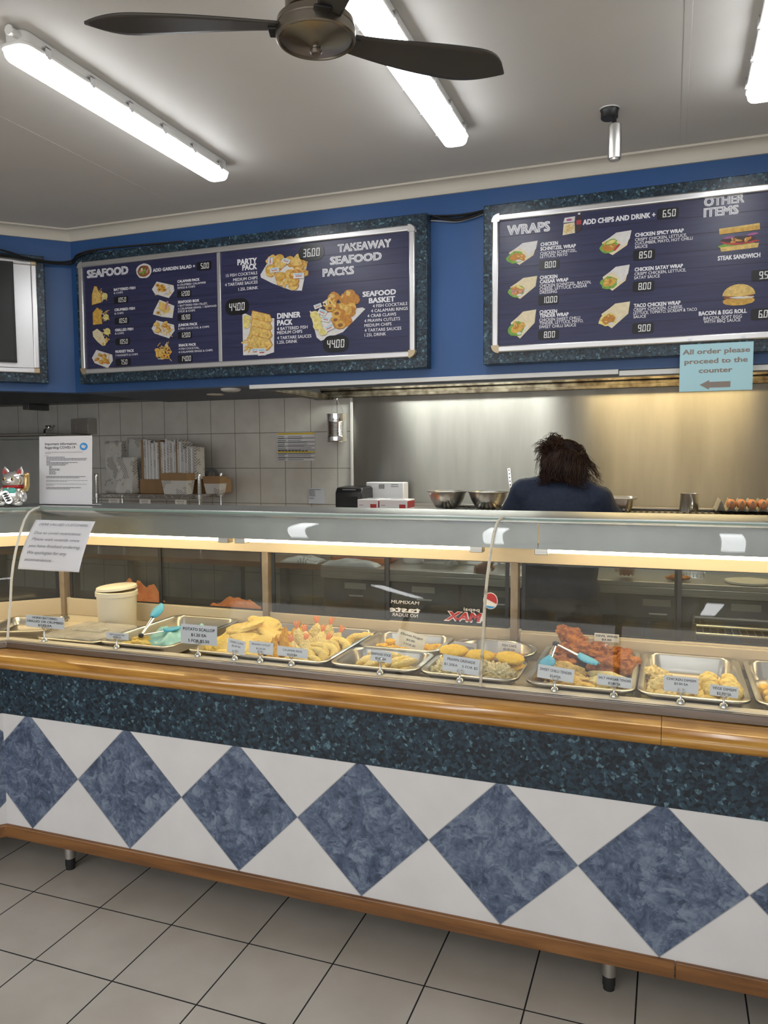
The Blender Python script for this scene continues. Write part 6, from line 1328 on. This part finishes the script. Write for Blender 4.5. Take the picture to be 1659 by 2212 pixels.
price_card(2.293, .092, .9015, .946, [('CHICKEN DIMSIM', .74, .84, .15, .02), ('$3.00 EA', .48, .40, .14, .02)], 'blue grey price card reading chicken dimsim', roll=.02)
price_card(2.405, .072, .901, .932, [('VEGE DIMSIM', .58, .84, .24, .02), ('$2.70 EA', .14, .52, .24, .02)], 'small price card reading vege dimsim', roll=.04)
price_card(1.366, .110, .872, .930, [('Chicken Nugget', .70, .8, .13, .01), ('$0.80', .42, .3, .12, .01), ('7 FOR $5', .14, .42, .12, .01)], 'ivory card reading chicken nugget, leaning among the nuggets', 'ivory', .43, False, -.3, .2)
price_card(1.758, .078, .900, .950, [('FISH CAKE', .68, .62, .17, .01), ('$3.00 EA', .44, .5, .14, .01)], 'white card reading fish cake, clipped behind the top fish cake', 'paper', .315, False, -.05, .03, .004)
price_card(1.585, .082, .892, .916, [('SWEET POTATO', .15, .82, .25, .01)], 'white card reading sweet potato, half hidden by the fish cakes', 'paper', .40, False, -.1, .05)
t = price_card(2.063, .080, .945, .972, [('DEVIL WING', .56, .88, .26, .03), ('$3.00', .12, .4, .24, .03)], 'cream card reading devil wing on a curled wire', 'ivory', .45, False, -.05, .01, .006)
sp_ = [(.0105 * (1 - k / 30) * math.cos(k * .55), 0, -.014 + .0105 * (1 - k / 30) * math.sin(k * .55)) for k in range(26)][::-1]
MB().tube(sp_ + [(.006, 0, -.030), (.0, 0, -.045), (0, 0, -.065)], .0011, 6).build('wire_spiral', 'chrome', t)

# ================================================================== the cook, seen from behind
ck = thing('person', 'person in navy shirt with dark bun bending over the cooking bench', 'person', (1.79, 1.40, 0))
def flesh(mb_, nm, mt, par, vox, smooth_it=6, loc=(1.79, 1.40, 0)):
    mb_.v = [(a - loc[0], b_ - loc[1], c - loc[2]) for a, b_, c in mb_.v]
    o = mb_.build(nm, mt, par); r = o.modifiers.new('join', 'REMESH'); r.mode = 'VOXEL'; r.voxel_size = vox; r.use_smooth_shade = True
    s = o.modifiers.new('soft', 'SMOOTH'); s.factor = .5; s.iterations = smooth_it; return o
def el(mb_, c, r, rx=0, ry=0, rz=0, sub=3): return mb_.blob(r[0], r[1], r[2], 0, sub=sub, T=Tm(*c, rx, ry, rz))
def limb(mb_, pts, rs, n=14):
    mb_.tube(pts, rs, n)
    for p, r in zip(pts, rs): mb_.blob(r, r, r, 0, sub=2, T=Tm(*p))
    return mb_
body = MB()
HC = Vector((1.782, 1.565, 1.506))      # head centre; the face looks away and down at the bench
HT = Matrix.Translation(HC) @ Matrix.Rotation(-.5, 4, 'X')
def hd(c, r, **k): 
    p = Vector(c); body.blob(r[0], r[1], r[2], 0, sub=3, T=HT @ Matrix.Translation(p))
hd((0, -.010, .020), (.074, .088, .085)); hd((0, .022, -.040), (.056, .062, .068)); hd((0, .060, -.088), (.026, .022, .020))
hd((0, .088, -.030), (.012, .020, .020)); hd((0, .098, -.040), (.011, .012, .010)); hd((0, .070, .005), (.052, .020, .010))
for sx in (-1, 1): hd((sx * .032, .062, -.035), (.020, .020, .018)); hd((sx * .076, -.005, -.020), (.009, .018, .030))
hd((0, .082, -.066), (.021, .010, .0045)); hd((0, .080, -.075), (.018, .010, .005))
limb(body, [(1.782, 1.50, 1.425), (1.778, 1.535, 1.475), tuple(HC + Vector((0, -.01, -.03)))], [.060, .052, .055])
el(body, (1.78, 1.455, 1.30), (.172, .105, .165), -.25); el(body, (1.785, 1.40, 1.10), (.150, .105, .19)); el(body, (1.79, 1.375, .93), (.165, .115, .12))
AR = {}
for s, sh, elb, wr, hnd in ((-1, (1.605, 1.48, 1.405), (1.492, 1.53, 1.165), (1.375, 1.685, 1.012), (1.345, 1.745, .985)), (1, (1.950, 1.485, 1.372), (2.060, 1.555, 1.145), (2.062, 1.735, 1.035), (2.060, 1.80, 1.012))):
    limb(body, [sh, tuple((Vector(sh) + Vector(elb)) / 2), elb, tuple((Vector(elb) * .6 + Vector(wr) * .4)), wr], [.056, .048, .040, .038, .026])
    limb(body, [(1.78 + s * .06, 1.49, 1.42), sh], [.05, .055])
    # hand: palm plus four curled fingers and a thumb leaving its side
    w0, h0 = Vector(wr), Vector(hnd); f = (h0 - w0).normalized(); f.z = -.25; f.normalize(); sd = Vector((0, 0, 1)).cross(f).normalized() * -1; up = sd.cross(f) * 1
    if up.z < 0: up = -up
    R3 = Matrix((sd, f, up)).transposed().to_4x4(); HT2 = Matrix.Translation(w0) @ R3
    body.blob(.040, .048, .015, 0, sub=3, T=HT2 @ Matrix.Translation((0, .048, 0))); body.blob(.026, .03, .018, 0, sub=3, T=HT2 @ Matrix.Translation((0, .01, 0)))
    for k, (fx, ln) in enumerate(((-.030, .064), (-.010, .074), (.010, .070), (.029, .056))):
        P = [(fx * .9, .075, 0), (fx * 1.05, .095, .006), (fx * 1.08, .095 + ln * .45, -.002), (fx * 1.05, .095 + ln * .72, -.020), (fx * 1.0, .095 + ln * .78, -.036)]
        limb(body, [tuple(HT2 @ Vector(p)) for p in P], [.010, .0098, .009, .0085, .0072], 10)
    tx = -1 if s > 0 else 1
    P = [(tx * .020, .022, -.002), (tx * .042, .045, -.008), (tx * .052, .070, -.014), (tx * .050, .092, -.022)]
    limb(body, [tuple(HT2 @ Vector(p)) for p in P], [.014, .0115, .010, .008], 10)
for s in (-1, 1):
    x = 1.79 + s * .088
    limb(body, [(x, 1.375, .90), (x + s * .01, 1.375, .68), (x + s * .012, 1.37, .48), (x + s * .012, 1.345, .30), (x + s * .012, 1.36, .09)], [.088, .076, .056, .050, .036])
    limb(body, [(x + s * .012, 1.35, .05), (x + s * .018, 1.45, .04), (x + s * .02, 1.51, .032)], [.038, .034, .028])
flesh(body, 'body', 'skin', ck, .0052, 4)
for sx in (-1, 1):
    c = HT @ Vector((sx * .030, .072, -.012)); MB().blob(.011, .011, .011, 0, sub=3, T=Tm(c.x - 1.79, c.y - 1.40, c.z)).build('eye', 'paper', ck)
# shirt: back, shoulders and elbow sleeves, with folds
sh_ = MB()
el(sh_, (1.778, 1.455, 1.29), (.190, .122, .175), -.25); el(sh_, (1.785, 1.40, 1.08), (.178, .128, .20)); el(sh_, (1.788, 1.385, .95), (.182, .132, .12))
for s, sh, elb in ((-1, (1.610, 1.475, 1.395), (1.502, 1.520, 1.185)), (1, (1.942, 1.480, 1.362), (2.050, 1.550, 1.165))):
    m_ = tuple((Vector(sh) + Vector(elb)) / 2); limb(sh_, [(1.78 + s * .045, 1.482, 1.428), (1.78 + s * .11, 1.48, 1.418 - .018 * (s > 0)), sh, m_, elb], [.050, .060, .074, .072, .062])
so = flesh(sh_, 'shirt', 'shirt', ck, .009, 8)
tx = bpy.data.textures.new('cloth_folds', 'CLOUDS'); tx.noise_scale = .09
q = so.modifiers.new('folds', 'DISPLACE'); q.texture = tx; q.strength = .016; q.mid_level = .5
MB().tube([(-.010 + .066 * math.cos(a * PI / 12), .110 + .052 * math.sin(a * PI / 12), 1.437 + .020 * math.sin(a * PI / 12)) for a in range(24)], .006, 8, closed=True).build('neckband', 'shirt', ck)
tr_ = MB(); el(tr_, (1.79, 1.378, .90), (.178, .128, .11))
for s in (-1, 1):
    x = 1.79 + s * .088; limb(tr_, [(x, 1.375, .86), (x + s * .01, 1.375, .68), (x + s * .012, 1.37, .48), (x + s * .012, 1.35, .28), (x + s * .012, 1.36, .10)], [.104, .092, .076, .072, .066])
flesh(tr_, 'trousers', 'trouser', ck, .011, 6)
for s in (-1, 1):
    x = 1.79 + s * .100; m_ = MB(); limb(m_, [(x, 1.335, .050), (x + s * .006, 1.44, .048), (x + s * .008, 1.515, .040)], [.050, .048, .040]); m_.box(x - .046, x + .05, 1.29, 1.555, 0, .03); flesh(m_, 'shoe', 'rubber', ck, .008, 3)
# hair: scalp mass, bun and loose curls
hr = MB(); T0 = lambda p: HT @ Vector(p)
H = MB()
for c, r in (((0, -.022, .028), (.097, .107, .100)), ((0, -.058, -.040), (.098, .074, .090)), ((.05, -.03, -.06), (.05, .064, .064)), ((-.05, -.03, -.055), (.05, .064, .064))): H.blob(*r, .06, 3, 2, 4, 0, HT @ Matrix.Translation(c))
bun = Vector((1.746, 1.490, 1.628)); H.blob(.042, .036, .036, .25, 3, 5, 4, 0, Tm(*bun)); H.blob(.026, .024, .022, .28, 3, 7, 3, 0, Tm(1.704, 1.49, 1.598)); H.blob(.024, .024, .026, .28, 3, 9, 3, 0, Tm(1.780, 1.50, 1.606))
def spline(P, n=5):
    pts = []
    for i in range(len(P) - 1):
        p0, p1, p2, p3 = P[max(0, i - 1)], P[i], P[i + 1], P[min(len(P) - 1, i + 2)]
        for k in range(n):
            u = k / n; pts.append(.5 * ((2 * p1) + (p2 - p0) * u + (2 * p0 - 5 * p1 + 4 * p2 - p3) * u * u + (3 * p1 - p0 - 3 * p2 + p3) * u ** 3))
    return pts + [P[-1]]
HI = HT.inverted(); EC = Vector((0, -.024, .006)); ER = Vector((.100, .112, .112)); db = (HI @ bun - EC).normalized(); b1 = db.orthogonal().normalized(); b2 = db.cross(b1)
for k in range(1000):
    ph = rn.uniform(0, 2 * PI); tm = rn.uniform(1.2, 2.35); q = b1 * math.cos(ph) + b2 * math.sin(ph); lf = rn.uniform(.99, 1.09); pts = []; w0, wv = rn.uniform(0, 6), rn.uniform(.02, .16)
    if (q * .9).y > .55: tm = min(tm, 1.3)
    for i in range(17):
        t_ = .15 + (tm - .15) * i / 16; d = db * math.cos(t_) + (q + (b1 * -math.sin(ph) + b2 * math.cos(ph)) * wv * math.sin(t_ * 5 + w0)).normalized() * math.sin(t_)
        f_ = lf + .035 * math.sin(t_ * 7 + w0); p = HT @ (EC + Vector((d.x * ER.x, d.y * ER.y, d.z * ER.z)) * f_)
        e_ = max(0, t_ - 1.2); out = (p - HC); out.z = 0; p = p + out.normalized() * .030 * e_ * e_ * (1.2 + 1.3 * math.sin(w0)) + Vector((.02 * math.sin(w0 * 3) * e_, 0, -.04 * e_ + .03 * max(0, math.sin(w0 * 2)) * e_ * e_)); pts.append(p)
    r0 = rn.uniform(.0009, .0021); pts = [p + Vector((math.sin(i * .8 + w0), .5 * math.cos(i * .7 + w0), .4 * math.sin(i * .6))) * (.006 * (1 + math.sin(w0 * 5)) * min(1, i / 6)) for i, p in enumerate(pts)]; H.tube(pts, [r0 * (1 - .75 * (i / 17) ** 2) for i in range(17)], 4)
for k in range(260):
    side = rn.uniform(-1, 1); bk = -math.sqrt(max(.05, 1 - side * side)); lift = rn.uniform(0, .012)
    st = T0((side * .095, bk * .118 - .024, rn.uniform(-.03, .03))); m2 = T0((side * rn.uniform(.100, .118), bk * .125 - .024 - lift, rn.uniform(-.09, -.06)))
    en = T0((side * rn.uniform(.10, .135), bk * rn.uniform(.10, .13) - .02, rn.uniform(-.142, -.085) - .012 * (side > .2)))
    cu = Vector((side * rn.uniform(-.01, .034) + rn.uniform(-.014, .014), rn.uniform(-.022, .012), rn.uniform(-.006, .034)))
    pts = spline([st, m2, en, en + cu]); r0 = rn.uniform(.0008, .0018); ph, wv = rn.uniform(0, 6), rn.uniform(.002, .011)
    pts = [p + Vector((math.sin(i * .55 + ph), .5 * math.cos(i * .5 + ph), .3 * math.sin(i * .7))) * wv for i, p in enumerate(pts)]; H.tube(pts, [r0 * (1 - .75 * (i / len(pts)) ** 2) for i in range(len(pts))], 4)
for k in range(280):
    d = Vector((rn.uniform(-1, .8), rn.uniform(-.9, .4), rn.uniform(-.4, 1))).normalized(); c0 = (bun if k % 3 else Vector((1.708, 1.49, 1.60))) + d * rn.uniform(.016, .026); ax = d.orthogonal().normalized(); ph = rn.uniform(0, 6); rr = rn.uniform(.010, .030)
    pts = [c0 + d * rr * math.sin(u * 2.6) * .75 + Matrix.Rotation(ph, 3, d) @ ax * rr * (1 - math.cos(u * 2.6)) + Vector((-.012 * u * u, 0, -.008 * u * u)) for u in [i / 9 for i in range(10)]]
    H.tube(pts, [.0022 * (1 - .75 * i / 10) for i in range(10)], 4)
for k in range(30):
    s0 = Vector((1.700, 1.495, 1.595)) + Vector((rn.uniform(-.01, .02), 0, rn.uniform(-.02, .02))); L = rn.uniform(.025, .05)
    H.tube([s0 + Vector((-L * u, rn.uniform(-.001, .001), -.03 * u * u * (1 + k % 3) + .012 * math.sin(u * 6 + k))) for u in [i / 8 for i in range(9)]], [.002 * (1 - .7 * i / 9) for i in range(9)], 4)
for k in range(14):
    s0 = T0((.11, -.07, -.09)); L = rn.uniform(.03, .06)
    H.tube([s0 + Vector((L * u, rn.uniform(-.001, .001), -.02 * u + .03 * math.sin(u * 3 + k * .4))) for u in [i / 8 for i in range(9)]], [.0011 * (1 - .6 * i / 9) for i in range(9)], 4)
H.v = [(a - 1.79, b_ - 1.40, c) for a, b_, c in H.v]; H.build('hair', 'hair', ck)
# tongs in the cook's far hand side: a slotted handle standing up beside the shoulder
t = thing('slotted_turner', 'slotted steel turner handle standing up beside the navy shoulder', 'utensil', (1.495, 1.93, .951))
HTT = Matrix.Rotation(-.10, 4, 'Y')
MB().box(-.008, .008, -.0015, .0015, .09, .555, 0, HTT).box(-.035, .035, -.001, .001, 0, .092, 0, HTT).build('turner_body', 'chrome', t, bevel=.001)
mb = MB()
for k in range(7): mb.prism(rrect(0, .545 - k * .02, .006, .009, .0029), -.0021, .0021, 0, HTT @ XZ)
mb.build('slots', 'black', t)
